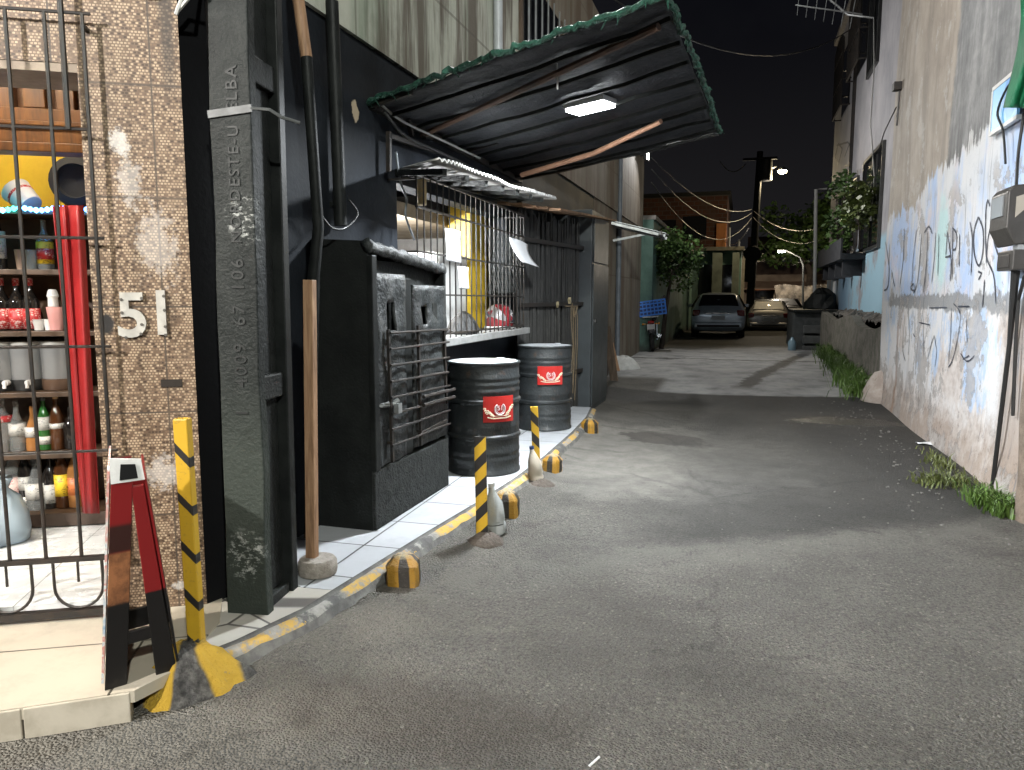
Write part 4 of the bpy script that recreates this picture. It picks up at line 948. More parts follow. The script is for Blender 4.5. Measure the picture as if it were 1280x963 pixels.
# droplets / clips of white cord along the canopy
# floodlight under the canopy
lc = PZ(738, 136, 2.815)
T = thing('floodlight', 'lit white rectangular floodlight hanging under the dark canopy', 'lamp', (0, 0, 0))
b = MB(); b.box((0, 0, .032), (.32, .22, .04)); b.build('housing', plain('lamp_housing', (.5, .5, .5), .4), T, bev=.008)
for i in range(5): pass
b = MB(); b.box((0, 0, .0), (.3, .2, .018)); b.build('diffuser', emit('led_diffuser', (.93, .97, 1.0), 28), T, bev=.012)
b = MB(); b.box((0, 0, .062), (.06, .14, .02)); b.tube([(-.14, 0, .05), (-.3, .02, .07), (-.6, .05, .05)], .005, 5); b.build('bracket', black_metal, T)
T.location = lc; T.rotation_euler = (math.radians(3), math.radians(-4), math.radians(-17))
L = bpy.data.lights.new('canopy_light', 'AREA'); L.shape = 'RECTANGLE'; L.size = .3; L.size_y = .2; L.energy = P_CANOPY; L.color = (.9, .96, 1.0); L.spread = math.radians(175)
lo = bpy.data.objects.new('canopy_light', L); COL.objects.link(lo); lo.location = lc-V((0, 0, .014)); lo.rotation_euler = (math.radians(3), math.radians(-4), math.radians(-17))
# bar front lamp on the facade, above the street corner
T = thing('facade_lamp', 'white floodlight on an arm over the bar front', 'lamp', FS(-2.3, 3.35, -.8))
b = MB(); b.fbox(-2.42, -2.18, -.9, -.7, 3.32, 3.4); b.build('housing', plain('lamp_housing2', (.4, .4, .4), .4), T, bev=.008)
b = MB(); b.fbox(-2.4, -2.2, -.88, -.72, 3.306, 3.319); b.build('diffuser', emit('porch_diffuser', (1, .93, .82), 14), T)
b = MB(); b.bar(FS(-2.3, 3.41, -.8), FS(-2.3, 3.41, 0), .03, .03); b.build('arm', iron, T)
L = bpy.data.lights.new('porch_light', 'AREA'); L.shape = 'RECTANGLE'; L.size = .2; L.size_y = .16; L.energy = P_PORCH; L.color = (1, .93, .83)
lo = bpy.data.objects.new('porch_light', L); COL.objects.link(lo); lo.location = FS(-2.3, 3.3, -.8)
lo.rotation_euler = (V((.35, -.35, -1))).to_track_quat('-Z', 'Y').to_euler()
# street lamp on the cross street behind the photographer
T = thing('street_lamp', 'tall street lamp at the kerb of the cross street opposite the bar', 'street lamp', (-4.7, -6.3, 0))
b = MB(); b.tube([(-4.7, -6.3, -.1), (-4.7, -6.3, 4.9), (-4.6, -6.0, 5.2), (-4.25, -4.8, 5.3)], [.09, .06, .045, .04], 10); b.build('post', galv, T, smooth='auto')
b = MB(); b.box((-4.2, -4.5, 5.3), (.22, .6, .09), -.4); b.build('lamp_head', grey_metal, T, bev=.02)
L = bpy.data.lights.new('street_light', 'AREA'); L.shape = 'RECTANGLE'; L.size = .2; L.size_y = .45; L.energy = P_STREET; L.color = (1, .965, .92)
lo = bpy.data.objects.new('street_light', L); COL.objects.link(lo); lo.location = (-4.2, -4.5, 5.24); lo.rotation_euler = V((.75, 1.5, -.25)).to_track_quat('-Z', 'Y').to_euler()
T = thing('street_lamp', 'added street lamp out of view that brightens the left upper wall', 'street lamp', (5.2, -6, 0))  # unseen lamp, added to brighten the left upper wall
b = MB(); b.tube([(5.2, -6, -.1), (5.2, -6, 7.0), (5.1, -5.8, 7.2), (4.7, -5.2, 7.3)], [.09, .06, .045, .04], 10); b.build('post', galv, T, smooth='auto')
b = MB(); b.box((4.6, -5, 7.3), (.22, .6, .09), .5); b.build('lamp_head', grey_metal, T, bev=.02)
L = bpy.data.lights.new('added_wall_fill', 'AREA'); L.shape = 'RECTANGLE'; L.size = .2; L.size_y = .45; L.energy = P_STREET*.95; L.color = (.96, 1, .92)
lo = bpy.data.objects.new('added_wall_fill', L); COL.objects.link(lo); lo.location = (4.6, -5, 7.24); lo.rotation_euler = V((-.8, 1.3, -.35)).to_track_quat('-Z', 'Y').to_euler()
def wall_lamp(label, x, y, z, aim, watts):
    T = thing('wall_lamp', label, 'lamp', (x-.1, y, z))
    b = MB(); b.bx(x-.1, x-.02, y-.18, y+.18, z-.11, z+.11); b.build('housing', grey_metal, T, bev=.01)
    b = MB(); b.bx(x-.019, x-.012, y-.15, y+.15, z-.08, z+.08); b.build('diffuser', emit('wall_lamp_glow', (1, .98, .93), 14), T)
    b = MB(); b.bar((XW+.03, y, z), (x-.1, y, z), .04, .04); b.build('arm', iron, T)
    L = bpy.data.lights.new('wall_light', 'AREA'); L.shape = 'RECTANGLE'; L.size = .3; L.size_y = .18; L.energy = watts; L.color = (1, .985, .95)
    lo = bpy.data.objects.new('wall_light', L); COL.objects.link(lo); lo.location = (x+.01, y, z); lo.rotation_euler = V(aim).to_track_quat('-Z', 'Y').to_euler()
wall_lamp('floodlight high on the bare upper wall over the canopy, aimed across the alley', -2.05, 7.6, 5.6, (1, -.05, -.36), P_WALL)
wall_lamp('small floodlight at the far end of the upper wall near the small porch roof', -2.2, 17.7, 4.72, (1, -.35, -.3), P_WALL_FAR)
# lamps indoors
for lbl, dd, ww in (('tube lamp on the ceiling near the front of the bar room', .36, P_BAR), ('added tube lamp behind the valance that brightens the back wall', 1.2, P_BAR*.45)):  # second tube is an added fill for the shaded back wall
    T = thing('tube_lamp', lbl, 'lamp', FS(-1.3, 2.85, dd))
    b = MB(); b.fbox(-1.9, -.7, dd-.04, dd+.04, 2.84, 2.895); b.build('fitting', white_paint, T); b = MB(); b.tube([FS(-1.85, 2.81, dd), FS(-.75, 2.81, dd)], .014, 8); b.build('tube', emit('tube_glow', (1, .95, .85), 10), T)
    L = bpy.data.lights.new('bar_light', 'AREA'); L.shape = 'RECTANGLE'; L.size = 1.2; L.size_y = .08; L.energy = ww; L.color = (1, .88, .7)
    lo = bpy.data.objects.new('bar_light', L); COL.objects.link(lo); lo.location = FS(-1.3, 2.79, dd); lo.rotation_euler = (0, 0, math.atan2(FD.y, FD.x))
T = thing('kitchen_lamp', 'small lamp on the kitchen ceiling', 'lamp', (-3.2, 5.9, 2.6))
b = MB(); b.lathe([(.12, .09), (.12, .06), (.05, .0), (0, -.02)], (-3.2, 5.9, 2.62), 14); b.build('globe', emit('kitchen_glow', (1, .97, .92), 6), T)
L = bpy.data.lights.new('kitchen_light', 'POINT'); L.shadow_soft_size = .1; L.energy = P_KITCHEN; L.color = (.95, .98, 1)
lo = bpy.data.objects.new('kitchen_light', L); COL.objects.link(lo); lo.location = (-3.2, 5.9, 2.1)

# ================================================================== A-frame board
fB = PZ(145, 860, .1045); rB = PZ(208, 841, .1045)
T = thing('sandwich_board', 'folding A shaped pavement board with red and black painted legs on the cream tiles', 'sandwich board', fB)
u_ = (rB-fB); Lb = u_.length; u_.normalize(); r_ = ray(172, 700); w_ = V((r_.x, r_.y, 0)).normalized(); DW = .46
def redblack(name, brown):
    n = NT(name); p = n.pos(); x, y, z = n.sep(p); a = n.noise(9, p, 6, .7)
    c = n.mix(n.step(n.math('ADD', z, n.math('MULTIPLY', a, .03)), .435, .445), (.006, .005, .005), (.19, .008, .009))
    if brown: c = n.mix(n.math('MULTIPLY', n.step(z, .40, .415), n.step(z, .6, .585)), c, n.ramp(a, [(.35, (.05, .02, .01)), (.6, (.3, .12, .05))]))
    if brown: c = n.mix(n.math('MULTIPLY', n.step(z, .585, .6), n.step(z, .7, .68)), c, (.03, .008, .006))
    return n.out(c, .4, a, .2, .004)
mrb = redblack('red_black_paint', True); mrb2 = redblack('red_black_paint_plain', False)
zt = .735
def SB(u, d, z): return fB+u_*u+w_*d+V((0, 0, z))
uf, ur = .065, .1
for d in (0, DW):
    b = MB(); b.prism([SB(-.036, d, 0), SB(.036, d, 0), SB(uf+.03, d, zt), SB(uf-.04, d, zt)], w_*.022); b.build('leg', mrb, T, bev=.003)
    b = MB(); b.prism([SB(Lb-.036, d+.001, 0), SB(Lb+.036, d+.001, 0), SB(ur+.03, d+.001, zt-.02), SB(ur-.012, d+.001, zt-.02)], w_*.02); b.build('leg', mrb2, T, bev=.003)
b = MB()
b.prism([SB(.037, .002, .145), SB(Lb-.04, .002, .145), SB(Lb-.045, .002, .19), SB(.04, .002, .19)], w_*.018)
b.build('crossbar', mrb2, T, bev=.002); b = MB()
b.prism([SB(.0, DW-.02, .02), SB(Lb, DW-.02, .02), SB(Lb-.01, DW-.02, .1), SB(.0, DW-.02, .1)], w_*.018)
b.build('crossbar', mrb2, T, bev=.002)
m_post = NT('poster'); _p = m_post.pos(); _a = m_post.noise(14, _p, 3)
m_post = m_post.out(m_post.ramp(_a, [(.35, (.75, .72, .68)), (.5, (.7, .3, .25)), (.55, (.8, .78, .75)), (.7, (.3, .45, .6))]), .4)
b = MB(); b.prism([SB(-.045, .0, .03), SB(-.037, .0, .03), SB(uf-.041, .0, zt+.05), SB(uf-.049, .0, zt+.05)], w_*(DW+.02)); b.build('poster_panel', m_post, T)
b = MB(); b.prism([SB(Lb+.037, .0, .03), SB(Lb+.045, .0, .03), SB(ur+.039, .0, zt), SB(ur+.031, .0, zt)], w_*(DW+.02)); b.build('rear_panel', mrb2, T)
b = MB(); b.prism([SB(uf-.04, -.004, zt), SB(ur+.034, -.004, zt), SB(ur+.025, -.004, zt+.075), SB(uf-.04, -.004, zt+.09)], w_*.012)
b.build('top_card', worn('card_white', (.85, .84, .82), (.7, .68, .67), 20, .5), T)
b = MB(); b.prism([SB(uf-.012, -.008, zt+.01), SB(ur+.012, -.008, zt+.01), SB(ur+.006, -.008, zt+.06), SB(uf-.006, -.008, zt+.066)], w_*.006); b.build('top_hinge', plain('hinge_black', (.012, .012, .013), .3), T)

# ================================================================== striped posts
def stripe_mat(name, per, bw, slope, dirty=.3):
    n = NT(name); p = n.obj(); x, y, z = n.sep(p); a = n.noise(12, p, 6, .7); f = n.noise(70, p, 3)
    t = n.math('FRACT', n.math('MULTIPLY', n.math('ADD', n.math('ADD', z, n.math('MULTIPLY', x, slope)), n.math('MULTIPLY', a, .012)), 1/per))
    blk = n.math('MULTIPLY', n.step(t, 0.0, .015), n.step(t, bw+.015, bw))
    c = n.mix(n.math('MULTIPLY', a, .55), (.56, .34, .02), (.32, .18, .02))
    c = n.mix(n.math('MULTIPLY', n.step(n.math('ADD', f, n.math('MULTIPLY', a, .5)), .85, .95), dirty), c, (.12, .09, .05))
    c = n.mix(blk, c, (.018, .016, .015))
    return n.out(c, .45, a, .2, .004)
def spost(label, loc, h, w, d, mat, lean, rot, mound):
    T = thing('striped_post', label, 'post', loc)
    b = MB(); b.bar((0, 0, -.01), (lean, 0, h), w, d, (0, 1, 0)); b.build('post', mat, T, bev=.004)
    return T
# --- nearest one, on its rock base
lc = V((-1.985, 2.27, .13)); T = spost('tall yellow post with thin black diagonal stripes in a painted rubble base', (0, 0, 0), .9, .054, .045, stripe_mat('stripe_thin', .185, .2, 1.1), -.012, 0, None)
b = MB()
def mound(u, v):
    a = 2*math.pi*u; r = [.0, .07, .13, .19, .235, .25][v_i(v)]; return None
prof = [(.03, .035), (.06, .03), (.1, .0), (.15, -.05), (.2, -.11), (.235, -.16)]
vs = []; n_ = 28
for i, (r, z) in enumerate(prof):
    for k in range(n_):
        a = 2*math.pi*k/n_; rr = r*(1+.12*math.sin(3*a+1)+.06*math.sin(7*a))+jit(.011); vs.append(V((rr*1.0*math.cos(a)-.005, rr*.8*math.sin(a)-.045, z+jit(.013))))
b.add(vs, [(i*n_+k, i*n_+(k+1) % n_, (i+1)*n_+(k+1) % n_, (i+1)*n_+k) for i in range(len(prof)-1) for k in range(n_)]+[tuple(range(n_))])
n = NT('painted_rubble'); p = n.obj(); x, y, z = n.sep(p); a = n.noise(24, p, 6, .75); q = n.noise(5, p, 4)
c = n.ramp(a, [(.35, (.025, .024, .023)), (.5, (.09, .085, .08)), (.7, (.22, .21, .195))])
xx = n.math('ADD', x, n.math('ADD', n.math('MULTIPLY', n.math('SUBTRACT', q, .5), .05), n.math('MULTIPLY', y, .15)))
ye = n.math('MAXIMUM', n.math('MULTIPLY', n.step(xx, -.035, -.05), n.step(xx, -.16, -.14)), n.math('MULTIPLY', n.step(n.math('ADD', xx, n.math('MULTIPLY', z, .5)), .03, .05), n.step(n.math('ADD', xx, n.math('MULTIPLY', z, .5)), .15, .13)))
c = n.mix(n.math('MULTIPLY', ye, n.step(a, .72, .6)), c, (.6, .37, .035))
b.build('rubble_base', n.out(c, .85, a, 1.0, .04), T, smooth=True)
T.location = lc; T.rotation_euler = (0, 0, math.radians(16))
m_s2 = stripe_mat('stripe_even', .155, .48, -1.0); m_s3 = stripe_mat('stripe_even_down', .155, .48, 1.0)
for lbl, px, py, h, w, mt in (('short flat yellow and black post beside the water bottle nearest the first oil drum', 603, 676, .64, .07, m_s2), ('short flat yellow and black post in front of the farther oil drum', 672, 606, .62, .058, m_s3)):
    p = PZ(px, py, .02); T = thing('striped_post', lbl, 'post', (0, 0, 0))
    b = MB(); b.bar((0, 0, .0), (-.012 if w > .06 else -.03, 0, h), w, .022, (0, 1, 0)); b.build('post', mt, T, bev=.003)
    b = MB(); b.lathe([(.13, -.03), (.11, .01), (.07, .04), (.03, .055), (0, .055)], (0.02, -.02, 0), 14); 
    for v in b.v: v += V((jit(.012), jit(.012), jit(.007)))
    b.build('earth_base', worn('earth_base', (.1, .08, .065), (.05, .04, .032), 18, .9, .7, .8, .02), T, smooth=True)
    T.location = p; T.rotation_euler = (0, 0, math.radians(14))
# ================================================================== painted stone bollards
n = NT('bollard_paint'); p = n.obj(); x, y, z = n.sep(p); a = n.noise(18, p, 6, .75)
ang = n.math('ARCTAN2', y, x); t = n.math('FRACT', n.math('ADD', n.math('MULTIPLY', ang, 4/(2*math.pi)), .12))
blk = n.math('MULTIPLY', n.step(t, .0, .04), n.step(t, .46, .4))
c = n.mix(n.math('MULTIPLY', a, .6), (.42, .22, .015), (.15, .07, .012)); c = n.mix(blk, c, (.025, .02, .016))
c = n.mix(n.math('MULTIPLY', n.step(a, .58, .66), .7), c, (.14, .11, .08)); c = n.mix(n.math('MULTIPLY', n.step(z, .165, .185), n.step(a, .4, .6)), c, (.32, .27, .17))
m_bol = n.out(c, .5, a, .9, .02)
bl = ['squat yellow and black stone bollard nearest the camera, at the kerb by the broken tiles', 'yellow and black stone bollard standing behind the clear water bottle', 'small yellow and black stone bollard beside the cloudy bottle', 'farthest small yellow and black bollard, at the foot of the metal box door']
for i, (px, py, s) in enumerate(((505, 730, 1.0), (633, 645, 1.0), (690, 591, .9), (737, 542, .95))):
    T = thing('stone_bollard', bl[i], 'bollard', (0, 0, 0), 'painted stone bollards along the kerb')
    b = MB(); vs = []; n_ = 16; pr = [(.082, -.03), (.08, .0), (.08, .06), (.078, .1), (.079, .128), (.071, .14), (.05, .172), (.032, .183), (.012, .186)]
    for j, (r, z) in enumerate(pr):
        for k in range(n_):
            a = 2*math.pi*k/n_; sq = 1/max(abs(math.cos(a)), abs(math.sin(a))); f = min(sq, 1.2); vs.append(V((r*f*math.cos(a)+jit(.004), r*f*math.sin(a)+jit(.004), z+jit(.004))))
    b.add(vs, [(j*n_+k, j*n_+(k+1) % n_, (j+1)*n_+(k+1) % n_, (j+1)*n_+k) for j in range(len(pr)-1) for k in range(n_)]+[tuple(range(n_)), tuple((len(pr)-1)*n_+k for k in range(n_))])
    b.build('stone_body', m_bol, T, smooth='auto')
    T.location = PZ(px, py, .02); T.rotation_euler = (jit(.05), jit(.05), .3+i*1.3); T.scale = (s*1.04, s*1.04, s*(.92 if i else .84))
# ================================================================== oil drums
m_drum = NT('drum_black'); _p = m_drum.obj(); _a = m_drum.noise(5, _p, 6, .65); _f = m_drum.noise(40, _p, 4)
_r = m_drum.math('MULTIPLY', m_drum.step(m_drum.noise(7, m_drum.mapv(_p, loc=(4, 2, 9)), 8, .78), .56, .66), .55); _sx = m_drum.step(m_drum.noise(26, m_drum.mapv(_p, (1, 1, .2), (.3, .2, 0)), 3, .6), .66, .7)
m_drum = m_drum.out(m_drum.mix(m_drum.math('MULTIPLY', _sx, .4), m_drum.mix(_r, m_drum.ramp(_a, [(.35, (.013, .015, .016)), (.6, (.02, .023, .024)), (.75, (.042, .046, .046))]), (.07, .04, .025)), (.1, .1, .1)), m_drum.math('ADD', .35, m_drum.math('MULTIPLY', _a, .25)), m_drum.math('ADD', m_drum.math('MULTIPLY', _a, 2.5), _f), .25, .012)
m_lid = worn('drum_lid', (.55, .57, .6), (.42, .43, .45), 7, .4)
m_red = worn('sign_red', (.42, .022, .018), (.3, .016, .013), 6, .35, .3)
m_cream = plain('sign_cream', (.72, .62, .45), .45); m_sil = plain('sign_silver', (.62, .5, .5), .45)
def drum(label, c, sa, sz0, sz1, hw):
    T = thing('oil_drum', label, 'drum', (0, 0, 0), 'black oil drums used as tables')
    R = .292; pr = [(.27, .0), (R, .004), (R, .02), (R-.008, .03)]
    z = .03
    def rib(z0, a, w): return [(R-.008, z0-w), (R-.008+a, z0-w*.4), (R-.008+a, z0+w*.4), (R-.008, z0+w)]
    for z0, a, w in ((.12, .004, .02), (.18, .004, .02), (.3, .012, .022), (.38, .003, .02), (.58, .012, .022), (.66, .004, .018), (.71, .004, .018), (.76, .004, .018)): pr += rib(z0, a, w)
    pr += [(R-.008, .855), (R, .862), (R+.003, .872), (R, .88), (R-.014, .882), (R-.016, .874), (0, .874)]
    MB().lathe(pr, (0, 0, 0), 48).build('drum_shell', m_drum, T, smooth='auto')
    MB().lathe([(R-.018, .8745), (R-.018, .88), (.12, .884), (0, .884)], (0, 0, 0), 40).build('lid', m_lid, T, smooth='auto')
    # curved enamel plate with a horseshoe badge and scrollwork
    rp = R+.006; h = sz1-sz0
    def P(x, z, d=0.0): a = sa+x/rp; return V(((rp+d)*math.cos(a), (rp+d)*math.sin(a), sz0+h*z))
    b = MB(); vs = [P(-hw+2*hw*i/14, k, d) for d in (0, .006) for k in (0, 1) for i in range(15)]
    f = [(i, i+1, 16+i, 15+i) for i in range(14)]+[(30+i, 31+i, 46+i, 45+i) for i in range(14)]+[(i, i+1, 31+i, 30+i) for i in range(14)]+[(15+i, 16+i, 46+i, 45+i) for i in range(14)]+[(0, 15, 45, 30), (14, 29, 59, 44)]
    b.add(vs, f); pl = b.build('sign_plate', m_red, T)
    b = MB()
    def rib2(pts, w, d=.009):
        Q = [P(x, z, d) for x, z in pts]; b.tube(Q, w, 4)
    hs = [(hw*.02+.042*math.sin(t), .5+(.042*-math.cos(t))/h*1.05) for t in [-2.55+5.1*i/14 for i in range(15)]]
    rib2(hs, .006); rib2([(x*.72+hw*.006, .5+(z-.5)*.72) for x, z in hs], .003)
    for t in (-1.4, -.7, 0, .7, 1.4): pass
    for k in (-.008, .008): pass
    e1 = b.build('horseshoe_badge', m_sil, pl)
    b = MB()
    add_text(b, '51', .05, .001, P(hw*.02, .54, .011), P(.01, 0)-P(-.01, 0), (0, 0, 1), .001); b.build('badge_number', m_sil, pl)
    b = MB(); rnd = random.Random(5)
    for sgn in (-1, 1):
        for k in range(9):
            x0 = sgn*hw*(.42+.06*k); z0 = .22+.05*k*(1 if sgn > 0 else .6)+rnd.uniform(-.05, .06)
            cc = [(x0+.011*math.cos(t)*sgn*(1-t/9), z0+.011*math.sin(t)/h*(1-t/9)) for t in [i*.8 for i in range(8)]]; rib2(cc, .0042)
    rib2([(-hw*.75, .2), (-hw*.4, .15), (0, .155), (hw*.4, .15), (hw*.75, .2)], .0055); rib2([(-hw*.6, .27), (-hw*.3, .24), (hw*.3, .24), (hw*.6, .27)], .003)
    b.build('scrollwork', m_cream, pl)
    for s_ in (1,):
        MB().lathe([(.03, .0), (.034, .012), (0, .014)], (.12, .1, .884), 12).build('bung', m_lid, T)
    T.location = c; return T
drum('black oil drum with white top nearest the camera, beside the shutter box', (-1.965, 5.58, .1), math.radians(-47), .43, .63, .128)
drum('black oil drum with white top standing farther, in front of the stick gate', (-2.0, 7.62, .1), math.radians(-63), .49, .68, .132)
# ================================================================== water bottles on the kerb
m_pet = NT('pet'); m_pet = m_pet.out((.8, .83, .82), .12, m_pet.noise(30, m_pet.obj(), 4), .5, .01, Transmission_Weight=.6, IOR=1.3)
m_cloudy = NT('cloudy_pet'); m_cloudy = m_cloudy.out((.62, .55, .45), .3, m_cloudy.noise(24, m_cloudy.obj(), 4), .5, .01, Transmission_Weight=.45, IOR=1.3)
m_water = NT('water'); m_water = m_water.out((.75, .82, .8), .04, None, Transmission_Weight=.9, IOR=1.33)
for lbl, px, py, h, r, mt, cap, lean in (('clear crumpled plastic water bottle standing at the foot of the first short striped post', 621, 668, .32, .062, m_pet, None, (-.05, -.1)), ('cloudy beige filled plastic bottle leaning in front of the farther short post', 672, 606, .31, .055, m_cloudy, 1, (.02, -.16))):
    T = thing('water_bottle', lbl, 'bottle', (0, 0, 0), None)
    b = MB(); pr = [(.0, .004), (r*.85, .0), (r, .015), (r, .07), (r*.9, .085), (r, .1), (r*.97, .16), (r*.85, .2), (r*.5, .25), (r*.3, .275), (r*.28, h)]
    b.lathe(pr, (0, 0, 0), 20)
    for v in b.v: a = math.atan2(v.y, v.x); k = 1+.05*math.sin(3*a+v.z*40)+.04*math.sin(5*a-v.z*25); v.x *= k; v.y *= k
    b.build('bottle_body', mt, T, smooth=True)
    if mt is m_pet: MB().lathe([(0, .008), (r*.8, .008), (r*.88, .02), (r*.88, .11), (0, .11)], (0, 0, 0), 20).build('water_fill', m_water, T, smooth='auto'); MB().lathe([(r*1.03, .068), (r*1.045, .07), (r*1.03, .072)], (0, 0, 0), 20).build('black_band', rubber, T)
    MB().lathe([(r*.34, h-.02), (r*.34, h+.004), (0, h+.006)], (0, 0, 0), 14).build('cap', plain('cap_blue', (.03, .05, .12), .4) if cap else plain('cap_white', (.55, .55, .55), .4), T, smooth='auto')
    T.location = PZ(px, py, .02); T.rotation_euler = (lean[0], lean[1], .4)
tag(MB().lathe([(.09, -.03), (.1, .02), (.085, .05), (.0, .055)], PZ(668, 606, .0)+V((0, -.02, 0)), 9).build('brick_stub', worn('brick_stub', (.16, .1, .07), (.08, .06, .05), 16, .9, .7, .8, .02)), 'broken brown brick stub under the cloudy bottle', 'brick')

# ================================================================== bar room: rack of bottles
DR = 1.3
T = thing('bottle_rack', 'dark wooden shelf rack of bottles inside the bar', 'shelf', FS(-1.5, .135, DR))
SHP = [642, 567, 490, 414, 337, 262]
SHZ = [FP(50, y, DR).z for y in SHP]
m_rk = worn('rack_wood', (.07, .04, .022), (.03, .018, .01), 8, .45, .6, .2, .004)
for i, z in enumerate(SHZ):
    b = MB(); b.fbox(-2.7, -.36, DR-.02, DR+.28, z-.03, z-.001); b.build('shelf_board', m_rk, T, bev=.003)
b = MB(); b.fbox(-2.7, -.33, DR+.285, DR+.3, .136, SHZ[-1]); b.build('back_panel', worn('rack_back', (.075, .036, .015), (.035, .017, .008), 5, .5, .6), T)
for s in (-2.72, -1.85, -.345): b = MB(); b.fbox(s-.015, s+.015, DR-.01, DR+.284, .136, SHZ[-1]-.031); b.build('rack_upright', m_rk, T)
b = MB(); b.fbox(-2.7, -.4, DR-.03, DR-.02, SHZ[0]-.075, SHZ[0]-.0); b.build('front_lip', worn('lip', (.05, .03, .02), None, 9), T)
GL = {'dark': plain('glass_dark', (.012, .01, .009), .08), 'brown': plain('glass_brown', (.06, .022, .008), .08), 'green': plain('glass_green', (.02, .1, .02), .1), 'clear': glass('glass_clear', (.85, .88, .86), .04, .85), 'amber': plain('glass_amber', (.3, .13, .04), .1), 'red': plain('glass_red', (.3, .02, .02), .2)}
def label_mat(name, c, ink):
    n = NT(name); o = n.obj(); a = n.noise(1, n.mapv(o, (70, 70, 160)), 3, .7); q = n.noise(1, n.mapv(o, (25, 25, 30), loc=(3, 1, 2)), 3, .6)
    m_ = n.math('MULTIPLY', n.step(a, .5, .58), n.step(q, .42, .55)); return n.out(n.mix(n.math('MULTIPLY', m_, .75), c, ink), .45)
LB = {'white': label_mat('label_white', (.5, .48, .44), (.05, .05, .06)), 'yellow': label_mat('label_yellow', (.75, .5, .03), (.1, .03, .01)), 'orange': label_mat('label_orange', (.55, .16, .05), (.05, .02, .01)), 'pink': label_mat('label_pink', (.68, .5, .45), (.4, .05, .05)), 'redl': label_mat('label_red', (.4, .018, .02), (.7, .65, .6)), 'black': plain('label_black', (.02, .02, .02), .5), 'cork': plain('cork', (.5, .33, .17), .7), 'gold': plain('gold_cap', (.6, .4, .08), .35)}
def at_s(px, sh, d=.12): p = FP(px, SHP[sh], DR+d); return V((p.x, p.y, SHZ[sh]+.001))
def bottle(label, px, sh, hp, wp, g, lb, cp, z0=.14, z1=.42, squat=False, group='bottles on the bar rack', ring=None):
    p = at_s(px, sh); T = thing('bottle', label, 'bottle', (0, 0, 0), group)
    h = hp/193; r = wp/193/2
    pr = [(0, .004), (r*.9, 0), (r, .01), (r, h*.5), (r*.96, h*.56), (r*.6, h*.68), (r*.34, h*.76), (r*.3, h*.95), (r*.34, h*.955), (r*.34, h*.985), (0, h*.985)]
    if squat: pr = [(0, .004), (r*.95, 0), (r, .02), (r*.93, h*.3), (r*.8, h*.52), (r*.45, h*.68), (r*.3, h*.78), (r*.3, h*.985), (0, h*.985)]
    MB().lathe(pr, (0, 0, 0), 16).build('glass_body', GL[g], T, smooth='auto')
    if lb: rr = r*1.015; MB().lathe([(rr, h*z0), (rr, h*z1)], (0, 0, 0), 16).build('paper_label', LB[lb], T, smooth=True, fix=False)
    if ring: rr = r*1.02; MB().lathe([(rr, h*ring[1]), (rr, h*ring[2])], (0, 0, 0), 16).build('paper_label', LB[ring[0]], T, smooth=True, fix=False)
    if cp: MB().lathe([(r*.38, h*.86), (r*.38, h), (0, h)], (0, 0, 0), 12).build('cap', LB[cp], T, smooth='auto')
    T.location = p; return T
B = bottle
B('dark bottle with yellow label and yellow cap on the lowest rack shelf', 5, 0, 72, 18, 'dark', 'yellow', 'gold', .14, .34)
B('clear bottle with round pink label and orange cap on the lowest rack shelf', 20, 0, 82, 18, 'clear', 'pink', 'gold', .12, .48)
B('dark bottle with white label between the pink label bottle and the squat clear bottle', 35, 0, 78, 16, 'dark', 'white', 'black', .3, .5, ring=('white', .1, .2))
B('squat flared clear bottle with grey white label on the lowest rack shelf', 49, 0, 62, 25, 'clear', 'white', 'black', .2, .5, True)
B('dark bottle with pale label and white cap right of the squat clear bottle', 66, 0, 68, 17, 'dark', 'white', 'white', .1, .42)
B('brown bottle with bright yellow label on the lowest rack shelf', 81, 0, 80, 18, 'brown', 'yellow', 'black', .18, .5)
B('amber bottle with orange label and pale cap at the right end of the lowest shelf', 96, 0, 74, 16, 'amber', 'orange', 'pink', .2, .48)
B('wide clear jar with red band at the left of the second lowest shelf', 7, 1, 62, 20, 'clear', 'redl', None, .55, .66)
B('clear bottle with white label band on the second lowest shelf', 24, 1, 58, 18, 'clear', 'white', None, .3, .55, True)
B('amber flask shaped bottle with white label on the second lowest shelf', 44, 1, 52, 17, 'amber', 'white', None, .3, .52, True)
B('green bottle with white labels on the second lowest shelf', 58, 1, 66, 14, 'green', 'white', 'black', .35, .58, ring=('white', .1, .24))
B('dark brown bottle with cork coloured top and small white tag on the second lowest shelf', 74, 1, 68, 16, 'brown', 'white', 'cork', .36, .45)
B('small dark bottle at the right end of the second lowest shelf beside the red curtain', 91, 1, 50, 16, 'dark', None, None)
B('dark bottle with white stripe at the left edge of the top bottle shelf', 2, 4, 60, 12, 'dark', 'white', None, .2, .7)
B('clear bottle with round red and yellow label on the top bottle shelf', 58, 4, 56, 17, 'clear', 'yellow', None, .12, .55, ring=('redl', .2, .42))
for i, (px, lbl) in enumerate(((5, 'dark soda bottle with red label at the left edge of the fourth shelf'), (24, 'middle one of three dark soda bottles with red labels'), (41, 'dark soda bottle with red label next to the small white cups'))):
    B(lbl, px, 3, 58, 18, 'dark', 'redl', 'redl', .03, .42, group='red label soda bottles')
